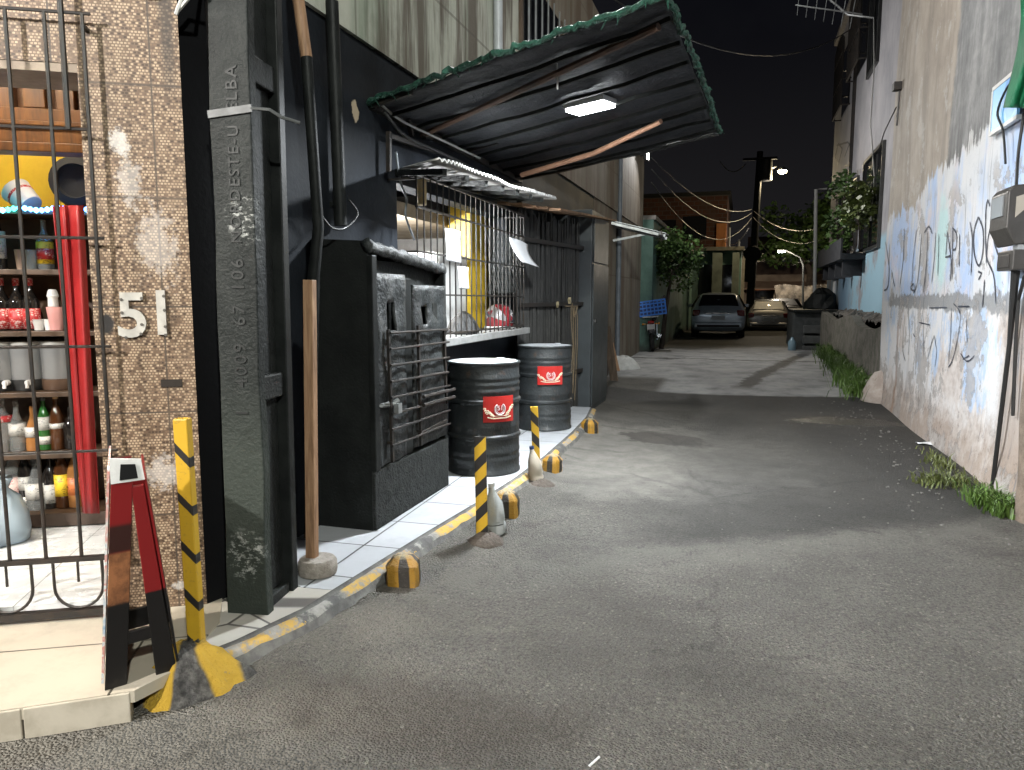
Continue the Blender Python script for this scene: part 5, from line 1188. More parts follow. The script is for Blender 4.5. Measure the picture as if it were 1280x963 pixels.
# cups
def cup(label, px, sh, hp, wp, mat, n=1, cat='cup', d=.1):
    p = at_s(px, sh, d); h = hp/193; r = wp/193/2; b = MB()
    b.lathe([(r*.72, 0), (r, h), (r*.94, h), (r*.66, .006), (0, .006)], p, 16)
    if n > 1:
        for k in range(1, n): b.lathe([(r*.8+.002*k, h+(k-1)*.012), (r*1.02, h+k*.012), (r*.9, h+k*.012), (0, h+k*.012-.004)], p, 16)
    return tag(b.build('cup', mat, None, smooth='auto'), label, cat)
m_cw = plain('cup_white', (.7, .68, .66), .5); m_cp = plain('cup_pink', (.62, .3, .28), .5)
cup('small white cup beside the red label bottles', 49, 3, 10, 13, m_cw, 2); cup('small white cup left of the tall cup stack', 61, 3, 10, 9, m_cw, 2)
cup('tall pink tub under the white cup stack on the fourth shelf', 71, 3, 26, 18, m_cp, 1, 'tub')
p = at_s(69, 3, .1)+V((0, 0, .137)); tag(MB().lathe([(.028, 0), (.026, .05), (.032, .06), (.024, .09), (.018, .1), (0, .1)], p, 14).build('cup_stack', m_cw, None, smooth='auto'), 'stack of white cups on the pink tub', 'cups')
cup('clear tumbler on the top bottle shelf left of the round label bottle', 40, 4, 22, 14, GL['clear'], 1, 'glass'); cup('brown clay mug on the top bottle shelf', 27, 4, 22, 12, plain('clay', (.3, .2, .14), .6), 1, 'mug')
# drink dispensers
m_disp = plain('disp', (.28, .28, .28), .2, Transmission_Weight=.35)
for i, (px, lbl) in enumerate(((5, 'drink dispenser at the left edge of the middle shelf'), (37, 'drink dispenser with two white taps in the middle of the shelf'), (75, 'pale drink dispenser beside the red curtain'))):
    p = at_s(px, 2, .14); T = thing('drink_dispenser', lbl, 'dispenser', p, 'drink dispensers on the bar rack')
    b = MB(); b.lathe([(.085, .065), (.088, .24), (.085, .265), (.0, .27)], p, 20); b.build('tank', m_disp, T, smooth='auto')
    b = MB(); b.lathe([(.086, .0), (.09, .01), (.088, .064), (0, .064)], p, 20); b.build('base', plain('disp_base', (.03, .03, .03), .3) if i < 2 else plain('disp_base_b', (.1, .06, .04), .3), T, smooth='auto')
    b = MB(); b.lathe([(.09, .266), (.09, .285), (.03, .3), (0, .3)], p, 20); b.build('lid', plain('disp_lid', (.4, .39, .37), .35), T, smooth='auto')
    if i < 2:
        for dx in ((-.06, .03) if i == 1 else (-.02,)):
            c = p+FD*dx*1.3+FN*.1+V((0, 0, .05)); b = MB(); b.tube([c-FN*.02, c+FN*.02], .017, 10); b.tube([c+FN*.02+V((0, 0, .012)), c+FN*.03-V((0, 0, .03))], .01, 8); b.build('tap', m_cw, T, smooth='auto')
# things on top of the rack
p = at_s(40, 5, .1); T = thing('enamel_pot', 'tilted white pot with a red stripe on top of the bottle rack', 'pot', (0, 0, 0))
MB().lathe([(0, 0), (.075, .0), (.08, .02), (.1, .17), (.104, .175), (.0, .17)], (0, 0, 0), 20).build('pot_body', m_cw, T, smooth='auto')
MB().lathe([(.0925, .1), (.0955, .118)], (0, 0, 0), 20).build('red_stripe', LB['redl'], T, fix=False)
T.location = p+V((0, 0, .03)); T.rotation_euler = (.0, -.9, 0); T.scale = (.8, .8, .8)
p = FP(97, 228, 1.5); T = thing('speaker', 'round black speaker beside the yellow wall above the rack', 'speaker', p)
MB().lathe([(.13, -.05), (.15, .0), (.14, .05), (.1, .06), (.09, .03), (0, .02)], p, 24, tuple(FN)).build('speaker_body', rubber, T, smooth='auto'); MB().bar(p-V((0, 0, .1)), V((p.x, p.y, SHZ[-1])), .05, .05).build('speaker_foot', rubber, T)
# string of lights along the rack top
T = thing('string_lights', 'string of glowing blue and turquoise bulbs along the top of the bottle rack', 'fairy lights', FP(50, 259, DR-.05))
pts = [FP(-60+7*i, 259+1.5*math.sin(i*.9), DR-.05) for i in range(25)]
MB().tube(pts, .004, 5).build('wire', plain('wire_green', (.01, .05, .03), .5), T)
mb_ = [emit('bulb_turquoise', (.05, .75, .6), 9), emit('bulb_blue', (.08, .25, 1.0), 11), emit('bulb_sky', (.15, .6, 1.0), 10)]
for i, p in enumerate(pts):
    if i % 1 == 0: MB().lathe([(.0, -.016), (.011, -.008), (.014, .002), (.009, .012), (0, .016)], p-V((0, 0, .012)), 8).build('bulb', mb_[0 if i < 12 and i % 3 else (2 if i % 2 else 1)], T, smooth=True)
# red curtain at the right jamb
T = thing('red_curtain', 'bright red cloth hanging in two folds at the right edge of the bar opening', 'curtain', FP(95, 640, .75))
m_cur = worn('red_cloth', (.24, .005, .006), (.15, .004, .005), 5, .55, .5, .2, .004)
def cur(pa, pb, pc, pd, d, nm, am):
    b = MB()
    def fn(u, v):
        px = (pa[0]*(1-u)+pb[0]*u)*(1-v)+(pd[0]*(1-u)+pc[0]*u)*v; py = (pa[1]*(1-u)+pb[1]*u)*(1-v)+(pd[1]*(1-u)+pc[1]*u)*v
        return FP(px, py, d+am*math.sin(u*7+v*1.5)+.004*math.sin(u*15))
    b.grid(fn, 24, 16); return b.build(nm, m_cur, T, smooth=True, solid=.006)
cur((66, 258), (84, 258), (113, 642), (104, 642), .82, 'fold', .02); cur((80, 257), (104, 257), (124, 642), (109, 642), .72, 'fold', .025)
# plastic bag on the white floor
p = FP(2, 668, 1.05); T = thing('plastic_bag', 'pale blue plastic bag with something pink in it on the white bar floor', 'bag', (p.x, p.y, .136))
b = MB(); b.lathe([(.0, .002), (.12, 0), (.15, .06), (.13, .16), (.09, .25), (.05, .3), (.06, .36), (0, .35)], (p.x, p.y, .136), 22)
for v in b.v: v += V((jit(.014), jit(.014), jit(.01)))
b.build('bag_film', NT('bag_film').out((.6, .74, .85), .25, Transmission_Weight=.4), T, smooth=True)
b = MB(); b.lathe([(.0, .01), (.08, .01), (.085, .1), (0, .11)], (p.x, p.y, .14), 14); b.build('pink_parcel', plain('parcel', (.7, .15, .15), .5), T)

# ================================================================== kitchen window contents
T = thing('refrigerator', 'tall white refrigerator seen through the kitchen window bars', 'refrigerator', (-3, 5.6, .12))
ya, yb = PX(546, 350, -2.72).y, PX(586, 350, -2.72).y
MB().bx(-3.35, -2.74, ya, yb, .121, 1.9).build('cabinet', m_cw, T, bev=.02); MB().bx(-2.738, -2.70, ya+.01, yb-.01, .9, 1.89).build('door', white_paint, T, bev=.01); MB().bx(-2.738, -2.70, ya+.01, yb-.01, .14, .89).build('door', white_paint, T, bev=.01)
MB().bx(-2.70, -2.67, yb-.08, yb-.05, 1.0, 1.4).build('handle', chrome, T)
m_paper = worn('paper', (.8, .81, .83), (.66, .67, .7), 30, .6, .3)
def paper(label, px0, py0, px1, py1, x, curl=0.0):
    a = PX(px0, py0, x); c = PX(px1, py1, x); b = MB(); zt_, zb_ = a.z, PX(px0, py1, x).z
    b.grid(lambda u, v: (x+.012*math.sin(u*4+v*2)+curl*v*v-.03*curl, a.y+(c.y-a.y)*u, zt_+(zb_-zt_)*v-(.1*u*u*curl*2)), 8, 8)
    return tag(b.build('paper_sheet', m_paper, None, smooth=True, solid=.002), label, 'paper notice')
paper('large blank white paper tied to the left of the window cage', 556, 285, 577, 326, XG+.026)
paper('smaller white paper low on the window cage beside the yellow column', 572, 333, 587, 361, XG+.026)
paper('curled white paper at the right end of the window cage', 637, 297, 661, 328, XG+.03, .12)
for i, (lbl, px) in enumerate((('rounded red and white patterned helmet on the kitchen window ledge', 624),)):
    p = PX(px, 409, -2.34); T = thing('helmet', lbl, 'helmet', (p.x, p.y, 1.166))
    n = NT('helmet_pattern'); q = n.obj(); a = n.vor(9, q, 'F1', 'Color'); x, y, z = n.sep(a)
    mh = n.out(n.ramp(x, [(.2, (.16, .01, .015)), (.45, (.26, .04, .045)), (.6, (.4, .38, .38)), (.85, (.05, .05, .06))]), .25)
    b = MB(); c0 = V((p.x, p.y, 1.166)); b.lathe([(.12, 0), (.135, .03), (.142, .1), (.13, .17), (.09, .225), (.04, .248), (0, .25)], c0, 28)
    for v in b.v: v.y = c0.y+(v.y-c0.y)*1.35
    b.build('shell', mh, T, smooth=True)
    b = MB(); b.grid(lambda u, v: (c0.x+.148*math.cos(-.9+1.8*u)*(1-.1*v), c0.y+.03+.19*math.sin(-.9+1.8*u), 1.166+.06+.09*v), 12, 4); b.build('visor', dark_glass, T, smooth=True, solid=.004)
    b = MB(); b.lathe([(.122, -.0), (.15, .012), (.14, .03)], c0, 28)
    for v in b.v: v.y = c0.y+(v.y-c0.y)*1.35
    b.build('rim', m_cw, T, smooth=True)
p = PX(579, 409, -2.34); T = thing('net_bag', 'heap in a black net bag on the kitchen window ledge', 'bag', (p.x, p.y, 1.166))
b = MB(); b.lathe([(.13, 0), (.14, .03), (.11, .1), (.06, .16), (.02, .19), (0, .19)], (p.x, p.y, 1.166), 18)
for v in b.v: v.y = p.y+(v.y-p.y)*1.5; v += V((jit(.008), jit(.008), jit(.006)))
b.build('net_heap', worn('net_black', (.008, .008, .008), (.05, .05, .05), 60, .7, .6), T)
# chains of loose cable on the wall left of the awning
def cable(label, pts, r=.008, m=None, n=5):
    Q = []
    pts = [V(p) for p in pts]
    for i in range(len(pts)-1):
        p0 = pts[max(i-1, 0)]; p1 = pts[i]; p2 = pts[i+1]; p3 = pts[min(i+2, len(pts)-1)]
        for k in range(6):
            t = k/6; Q.append(.5*((2*p1)+(p2-p0)*t+(2*p0-5*p1+4*p2-p3)*t*t+(3*p1-p0-3*p2+p3)*t**3))
    Q.append(pts[-1]); return tag(MB().tube(Q, r, n).build('cable', m or cable_black, smooth=True), label, 'cable')
xk = XW+.04
cable('thin cable dangling down the black wall left of the window cage', [PX(495, 190, xk), PX(500, 225, xk), PX(508, 250, xk), PX(507, 270, xk), PX(518, 300, xk)], .009, plain('cable_grey', (.2, .22, .24), .5))
cable('cable loop tied to the drain pipe end above the shutter box', [PX(402, 270, -2.2), PX(415, 285, -2.2), PX(432, 285, -2.2), PX(447, 268, -2.2), PX(436, 250, -2.2)], .006)
cable('black cable bundle hanging under the canopy at the wall', [PX(480, 140, xk+.05), PX(500, 165, xk+.05), PX(520, 178, xk+.05), PX(548, 190, xk+.05), PX(600, 215, xk+.05)], .014)
cable('pale cable running under the canopy to the wall', [PX(470, 125, xk), PX(500, 150, xk+.03), PX(545, 172, xk+.1), PX(600, 198, xk+.1)], .009, cable_white)
b = MB()
for a_, c_ in (((486, 165), (486, 215)), ((486, 170), (545, 190)), ((510, 150), (515, 170)), ((560, 180), (575, 190)), ((530, 172), (556, 172))): b.bar(PX(*a_, xk+.03), PX(*c_, xk+.03), .03, .03)
b.build('conduit_bracket', iron, bar)

# ================================================================== meter boxes, conduit, hanging green cloth on the right wall
m_meter = worn('meter_grey', (.05, .046, .041), (.028, .025, .022), 9, .4, .5); m_mdk = worn('meter_dark', (.04, .036, .033), None, 9, .45)
ym = PX(1262, 250, 1.72).y; ym1 = PX(1241, 250, 1.72).y
T = thing('meter_box', 'grey electricity meter box with slanted underside on the graffiti wall', 'meter', (1.8, ym, 2))
def mbox(y0, y1, z0, z1, x0, ch):
    b = MB()
    prof = [(xr-.03, z0+.02), (x0+.06, z0), (x0, z0+ch), (x0, z1-.04), (x0+.03, z1), (xr-.03, z1+.01)]
    b.prism([(x, y0, z) for x, z in prof], (0, y1-y0, 0)); return b
z1_ = PX(1262, 232, 1.72).z; z0_ = PX(1262, 306, 1.72).z
mbox(ym, ym1, z0_, z1_, 1.71, .12).build('casing', m_meter, T, bev=.01)
b = MB(); b.bx(1.702, 1.712, ym+.08, ym1-.05, z1_-.2, z1_-.06); b.build('reading_window', plain('meter_glass', (.3, .32, .33), .1), T)
b = MB(); b.prism([(1.76, ym-.002, z1_-.22), (1.82, ym-.002, z1_-.16), (1.82, ym-.002, z1_-.06), (1.76, ym-.002, z1_-.08)], (0, .004, 0)); b.build('side_label', plain('meter_label', (.4, .36, .3), .5), T)
T = thing('breaker_box', 'small grey switch box just under the electricity meter', 'switch box', (1.8, ym, 1.8))
b = MB(); b.bx(1.76, xr-.03, ym-.02, ym1-.06, z0_-.17, z0_-.03); b.build('casing', m_meter, T, bev=.008)
b = MB(); b.bx(1.752, 1.762, ym+.04, ym1-.09, z0_-.15, z0_-.06); b.build('switch_cover', m_mdk, T, bev=.003); b = MB(); b.bx(1.79, xr-.04, ym+.0, ym+.1, z0_-.03, z0_+.003); b.build('coupling', galv, T)
T = thing('entry_conduit', 'black conduit running down the graffiti wall from the switch box to the grass', 'pipe', (1.85, 6.2, 0))
p0 = PX(1270, 332, 1.82); p1 = PX(1262, 430, 1.85); p2 = PX(1240, 612, 1.86)
b = MB(); b.tube([p0+V((0, 0, .05)), p0, p1, p2], [.045, .03, .017, .016], 8); b.build('conduit', cable_black, T, smooth='auto')
b = MB(); b.tube([PX(1281, 345, 1.86), PX(1273, 375, 1.86), PX(1270, 420, 1.86), PX(1266, 520, 1.87)], .012, 6); b.build('conduit', cable_black, T)
T = thing('wall_post', 'weathered concrete post against the graffiti house at the right edge', 'post', (1.84, 5.7, 0))
b = MB(); y_ = PX(1272, 480, 1.8).y
def wp(u, v): a = 2*math.pi*u; z = -.05+1.75*v; return (1.86+.075*math.cos(a)*(1+.1*math.sin(z*7+a)), y_-.2+.12*math.sin(a)+.05*v, z)
b.grid(wp, 14, 20); b.build('post', worn('weathered_post', (.22, .17, .13), (.09, .07, .055), 7, .85, .8, .8, .02), T, smooth=True)
cable('black cable rising from the meter box past the blue board', [PX(1270, 236, 1.76), PX(1273, 190, 1.8), PX(1281, 130, 1.82), PX(1284, 60, 1.84)], .011)
cable('black cable with loose end looping across the blue board', [PX(1284, 92, 1.82), PX(1262, 105, 1.83), PX(1247, 140, 1.83), PX(1254, 165, 1.84), PX(1257, 205, 1.85)], .009)
T = thing('green_cloth', 'green cloth hanging over the blue board at the right edge', 'cloth', (1.7, 6.5, 3))
b = MB()
def gc(u, v):
    px = 1275-16*v+ (46 if False else 40)*u+6*math.sin(v*4); py = -20+155*v
    p = PX(px, py, 1.74+.04*math.sin(u*9+v*3)+.03*math.sin(v*11)); return p
b.grid(gc, 16, 24); b.build('cloth', worn('green_cloth', (.012, .2, .09), (.006, .1, .05), 5, .6, .6, .5, .02), T, smooth=True, solid=.006)

# ================================================================== plants
def leafmat(name, c1, c2):
    n = NT(name); a = n.noise(2.2, n.pos(), 3); f = n.noise(31, n.pos(), 2)
    return n.out(n.ramp(n.math('ADD', n.math('MULTIPLY', a, .6), n.math('MULTIPLY', f, .4)), [(.3, c1), (.7, c2)]), .5, None, Transmission_Weight=0)
m_leaf = leafmat('leaf', (.02, .05, .012), (.09, .16, .035)); m_leaf2 = leafmat('leaf_pale', (.04, .065, .014), (.16, .2, .045)); m_bark = worn('bark', (.09, .07, .055), (.04, .03, .025), 8, .9, .7, .8, .02)
def leaves(mb, c, r, n, s, rnd, flat=1.0):
    for _ in range(n):
        while True:
            d = V((rnd.uniform(-1, 1), rnd.uniform(-1, 1), rnd.uniform(-1, 1)))
            if .15 < d.length < 1: break
        p = V(c)+V((d.x*r[0], d.y*r[1], d.z*r[2])); a = V((rnd.uniform(-1, 1), rnd.uniform(-1, 1), rnd.uniform(-.8, .4))).normalized(); bq = a.orthogonal().normalized(); bq = (bq*math.cos(rnd.random()*6)+a.cross(bq)*math.sin(rnd.random()*6)).normalized()
        l = s*rnd.uniform(.6, 1.3); w = l*.5
        mb.add([p, p+a*l*.5+bq*w*.5, p+a*l, p+a*l*.5-bq*w*.5], [(0, 1, 2, 3)])
def tree(name, label, base, clumps, trunk, n, s, mat, seed, cat='tree'):
    rnd = random.Random(seed); T = thing(name, label, cat, base); b = MB()
    for c, r in clumps: leaves(b, c, r, n, s, rnd)
    b.build('crown', mat, T, fix=False)
    b = MB()
    for pts, r in trunk: b.tube(pts, r, 7)
    b.build('trunk', m_bark, T, smooth=True); return T
c0 = PY(846, 322, 19.5); rnd = random.Random(3)
cl = [(c0+V((rnd.uniform(-.5, .5), rnd.uniform(-.5, .5), rnd.uniform(-.55, .5))), (.42, .42, .4)) for _ in range(11)]
bs = V((c0.x-.35, 19.6, .1))
tree('small_tree', 'small leafy green tree in front of the mint wall behind the motorcycle', bs, cl, [([bs, bs+V((.1, 0, 1.1)), c0+V((-.1, 0, -.3))], [.07, .055, .03])]+[([c0+V((-.1, 0, -.4)), c], [.03, .01]) for c, r in cl[:5]], 260, .12, m_leaf, 5)
c0 = PY(992, 296, 47); rnd = random.Random(9)
cl = [(c0+V((rnd.uniform(-1.4, 2.6), rnd.uniform(-1.5, 1.5), rnd.uniform(-1.2, 2.0))), (1.1, 1.1, .9)) for _ in range(13)]
bs = V((c0.x+1, 47, 0))
tree('dark_tree', 'large dark tree beyond the end of the alley under the street lamp', bs, cl, [([bs, bs+V((0, 0, 3)), c0], [.25, .2, .08])]+[([c0-V((0, 0, .8)), c], [.1, .03]) for c, r in cl[:6]], 220, .36, m_leaf, 8)
# window plants of the grey house
for i, (lbl, px, py, rr, mt, nn) in enumerate((('pale yellow green bush on the window ledge of the grey house', 1074, 256, (.32, .8, .5), m_leaf2, 520), ('dark leafy plant trailing at the far end of the window ledge', 1050, 285, (.35, .9, .62), m_leaf, 420), ('thin dark creeper climbing above the ledge of the grey house', 1052, 232, (.3, 1.3, .35), m_leaf, 240))):
    c = PX(px, py, x2-.28); T = thing('window_plant', lbl, 'plant', (c.x, c.y, 2.43)); b = MB(); leaves(b, c, rr, nn, .15, random.Random(20+i)); b.build('foliage', mt, T, fix=False)
    b = MB()
    for k in range(5): b.tube([V((c.x, c.y-.4+.2*k, 2.45)), c+V((jit(.1), -.4+.2*k, jit(.3)))], .012, 4)
    b.build('stem', m_bark, T)
def grass(label, spots, h, n, seed, mat):
    rnd = random.Random(seed); b = MB()
    for cx_, cy_, sx, sy in spots:
        for _ in range(n):
            x = cx_+rnd.gauss(0, sx*.45); y = cy_+rnd.gauss(0, sy*.45); z = gz(x, y)-.01
            a = rnd.uniform(0, 6.283); l = h*rnd.uniform(.35, 1.1); d = V((math.cos(a), math.sin(a), 0)); sd = V((-d.y, d.x, 0))*.005*(1+2*h)
            p = V((x, y, z)); m_ = p+d*l*.25+V((0, 0, l*.65)); t = p+d*l*rnd.uniform(.4, .9)+V((0, 0, l*rnd.uniform(.75, 1)))
            b.add([p-sd, p+sd, m_+sd*.8, m_-sd*.8, t], [(0, 1, 2, 3), (3, 2, 4)])
    return tag(b.build('grass', mat, None, fix=False), label, 'grass', kind='stuff')
m_grass = leafmat('grass_blade', (.03, .07, .012), (.11, .19, .035)); m_gr2 = leafmat('grass_dry', (.05, .07, .015), (.2, .22, .07))
grass('green grass growing along the foot of the retaining wall', [(1.72+.02*k, 12.0+.55*k, .3, .6) for k in range(13)], .34, 260, 31, m_grass)
grass('grass tuft at the foot of the graffiti house near the conduit', [(1.74, 6.02, .16, .2), (1.76, 5.75, .12, .15)], .16, 260, 33, m_grass)
grass('dry sparse weeds along the base of the graffiti house', [(1.66, 6.6, .2, .3), (1.5, 6.55, .18, .2), (1.7, 7.3, .1, .5)], .1, 170, 35, m_gr2)
# litter and grit
rnd = random.Random(50); b = MB()
for _ in range(170):
    x = 1.62-abs(rnd.gauss(0, .32)); y = rnd.uniform(5.0, 11.3); s = rnd.uniform(.003, .011); z = gz(x, y); a = rnd.uniform(0, 6)
    b.box((x, y, z+s*.3), (s*2*rnd.uniform(.5, 1.5), s*1.4, s*.9), a, rnd.uniform(-.3, .3))
for _ in range(200):
    x = rnd.uniform(-1.5, 1.6); y = rnd.uniform(1.9, 9.5); s = rnd.uniform(.002, .0055); b.box((x, y, gz(x, y)+s*.4), (s*2, s*1.5, s), rnd.uniform(0, 6))
tag(b.build('grit', worn('grit', (.2, .19, .175), (.1, .095, .088), 3, .8, .8, local=False)), 'pale grit and crumbs scattered on the road', 'litter', kind='stuff')
for lbl, px, py, s in (('flat white paper scrap lying on the road beside the graffiti house foot', 1158, 557, .06), ('tiny white straw lying on the near road', 742, 956, .03)):
    p = PZ(px, py, .0); b = MB()
    if s > .05: b.grid(lambda u, v: (p.x+(u-.5)*s*3, p.y+(v-.5)*s*2, gz(p.x, p.y)+.014+.008*math.sin(u*5+v*4)), 6, 5); tag(b.build('paper_scrap', m_paper, None, smooth=True, solid=.002), lbl, 'litter')
    else: b.tube([p+V((-.01, -.02, .006)), p+V((.012, .035, .007))], .004, 6); tag(b.build('drinking_straw', m_paper), lbl, 'straw')
# white sack and rubble at the plank wall
p = PZ(783, 468, .03); T = thing('white_sack', 'crumpled white sack lying at the plank boarding', 'sack', p)
b = MB(); b.lathe([(.0, -.02), (.3, -.02), (.34, .06), (.3, .18), (.2, .28), (.1, .33), (0, .34)], p+V((-.1, .15, 0)), 20)
for v in b.v: v += V((jit(.03), jit(.03), jit(.02)))
b.build('sack_cloth', worn('sack', (.55, .55, .54), (.35, .35, .34), 9, .7), T, smooth=False)
for i, (lbl, px, py, w_, h_) in enumerate((('leaning broken board propped at the plank boarding end', 768, 478, .14, .95), ('short pale board leaning beside the white sack', 773, 470, .1, .6))):
    p = PZ(px, py, .03); tag(MB().bar(p, p+V((-.16, .05, h_)), w_, .025, (0, 1, 0)).build('loose_board', wood_dark if i == 0 else wood_raw, bev=.003), lbl, 'board')

# ================================================================== motorcycle with a blue crate
mc = PZ(818, 441, .14); mc.y -= .0; mz = mc.z
T = thing('motorcycle', 'parked black motorcycle seen from behind at the end of the alley wall', 'motorcycle', (0, 0, 0))
def wheel(y, R=.29): 
    b = MB(); pr = [(R-.09, -.045), (R-.03, -.055), (R-.005, -.035), (R, 0), (R-.005, .035), (R-.03, .055), (R-.09, .045)]; b.lathe(pr+[pr[0]], (0, y, R), 28, (1, 0, 0)); return b
for y in (.29, 1.55):
    w = thing('x', None, None) if False else wheel(y).build('wheel', rubber, T, smooth='auto')
    b = MB(); b.lathe([(.2, -.03), (.205, 0), (.2, .03), (.18, .0), (.2, -.03)], (0, y, .29), 24, (1, 0, 0)); b.lathe([(.05, -.06), (.05, .06)], (0, y, .29), 12, (1, 0, 0))
    for k in range(8): a = k*math.pi/4; b.tube([(0, y, .29), (0, y+.19*math.cos(a), .29+.19*math.sin(a))], .006, 5)
    b.build('rim', chrome, w)
blk = plain('moto_black', (.03, .03, .033), .25)
b = MB(); b.lathe([(.0, -.2), (.1, -.16), (.13, 0), (.1, .18), (0, .24)], (0, 1.0, .82), 16, (0, 1, .1)); 
for v in b.v: v.z = .82+(v.z-.82)*1.1
b.build('fuel_tank', blk, T, smooth=True)
b = MB(); b.box((0, .5, .8), (.24, .62, .09), rx=-.06); b.build('saddle', rubber, T, bev=.03, seg=3)
b = MB(); b.box((0, .9, .5), (.26, .34, .3)); b.lathe([(.08, -.16), (.08, .16)], (0, .95, .62), 12, (0, .2, 1)); b.build('engine', worn('engine', (.15, .15, .15), None, 20, .4, metal=.5), T, bev=.03)
b = MB(); b.tube([(0, 1.32, .95), (0, .95, .75), (0, .5, .7), (0, .1, .72)], .025, 7); b.tube([(0, 1.25, .85), (0, 1.05, .4), (0, .75, .32), (0, .55, .45)], .02, 7); b.tube([(-.11, .29, .29), (-.11, .75, .36)], .02, 6); b.tube([(.11, .29, .29), (.11, .75, .36)], .02, 6); b.build('frame', black_metal, T)
b = MB(); 
for s in (-1, 1): b.tube([(s*.09, 1.55, .29), (s*.09, 1.3, .98)], .022, 7); b.tube([(s*.12, .3, .3), (s*.13, .38, .68)], .028, 8)
b.build('fork', chrome, T)
b = MB(); b.tube([(-.38, 1.12, 1.06), (-.2, 1.26, 1.04), (.2, 1.26, 1.04), (.38, 1.12, 1.06)], .014, 6); b.build('handlebar', chrome, T)
for s in (-1, 1):
    b = MB(); b.tube([(s*.28, 1.2, 1.05), (s*.34, 1.15, 1.28)], .007, 5); b.lathe([(.05, -.008), (.06, .01), (0, .014)], (s*.35, 1.14, 1.31), 14, (0, -1, .1)); b.build('mirror', blk, T)
b = MB(); b.grid(lambda u, v: (-.075+.15*u, .29+.36*math.cos(1.2+1.6*v), .29+.36*math.sin(1.2+1.6*v)+.06), 4, 10); b.build('rear_fender', blk, T, smooth=True, solid=.008)
b = MB(); b.box((0, .0, .62), (.19, .012, .15), rx=.15); b.build('number_plate', plain('plate_grey', (.75, .75, .75), .4), T, bev=.004)
b = MB(); b.box((0, .0, .74), (.15, .05, .06)); b.build('tail_light', plain('tail_red', (.3, .01, .01), .15), T, bev=.012)
for s in (-1, 1): b = MB(); b.tube([(s*.06, .02, .7), (s*.17, .02, .7)], .008, 5); b.lathe([(.0, -.03), (.03, 0), (0, .03)], (s*.19, .02, .7), 10, (1, 0, 0)); b.build('indicator', plain('indicator', (.6, .25, .03), .2), T)
b = MB(); b.tube([(.16, 1.0, .35), (.17, .6, .33), (.19, .1, .4)], [.025, .03, .045], 10); b.build('exhaust', chrome, T)
b = MB(); b.bx(-.2, .2, .0, .45, .86, .885); b.tube([(-.18, .05, .87), (-.1, .4, .72)], .012, 5); b.tube([(.18, .05, .87), (.1, .4, .72)], .012, 5); b.build('luggage_rack', galv, T)
T.location = (mc.x-.05, mc.y, mz); T.rotation_euler = (0, math.radians(-4), math.radians(6))
T = thing('plastic_crate', 'bright blue plastic crate tied on the back of the motorcycle', 'crate', (0, 0, 0))
m_cr = plain('crate_blue', (.03, .2, .75), .35); b = MB(); wx, wy, hh = .32, .2, .36
for z in (0, .09, .18, .27, .34): 
    for s in (-1, 1): b.box((0, s*wy, z+.02), (2*wx, .018, .035)); b.box((s*wx, 0, z+.02), (.018, 2*wy-.02, .035))
for i in range(8):
    x = -wx+2*wx*i/7
    for s in (-1, 1): b.box((x*.99, s*wy+s*.002, .18), (.026, .016, .355))
for i in range(4):
    for s in (-1, 1): b.box((s*wx+s*.002, -wy+.03+2*(wy-.03)*i/3, .18), (.016, .024, .355))
b.box((0, 0, .008), (2*wx-.02, 2*wy-.02, .014)); b.build('crate_body', m_cr, T)
b = MB(); b.bx(-.29, .29, -.17, .17, .02, .33); b.build('crate_contents', worn('contents', (.02, .06, .22), None, 9, .5), T)
T.location = (mc.x-.07, mc.y+.22, mz+.9); T.rotation_euler = (0, math.radians(-8), math.radians(5))

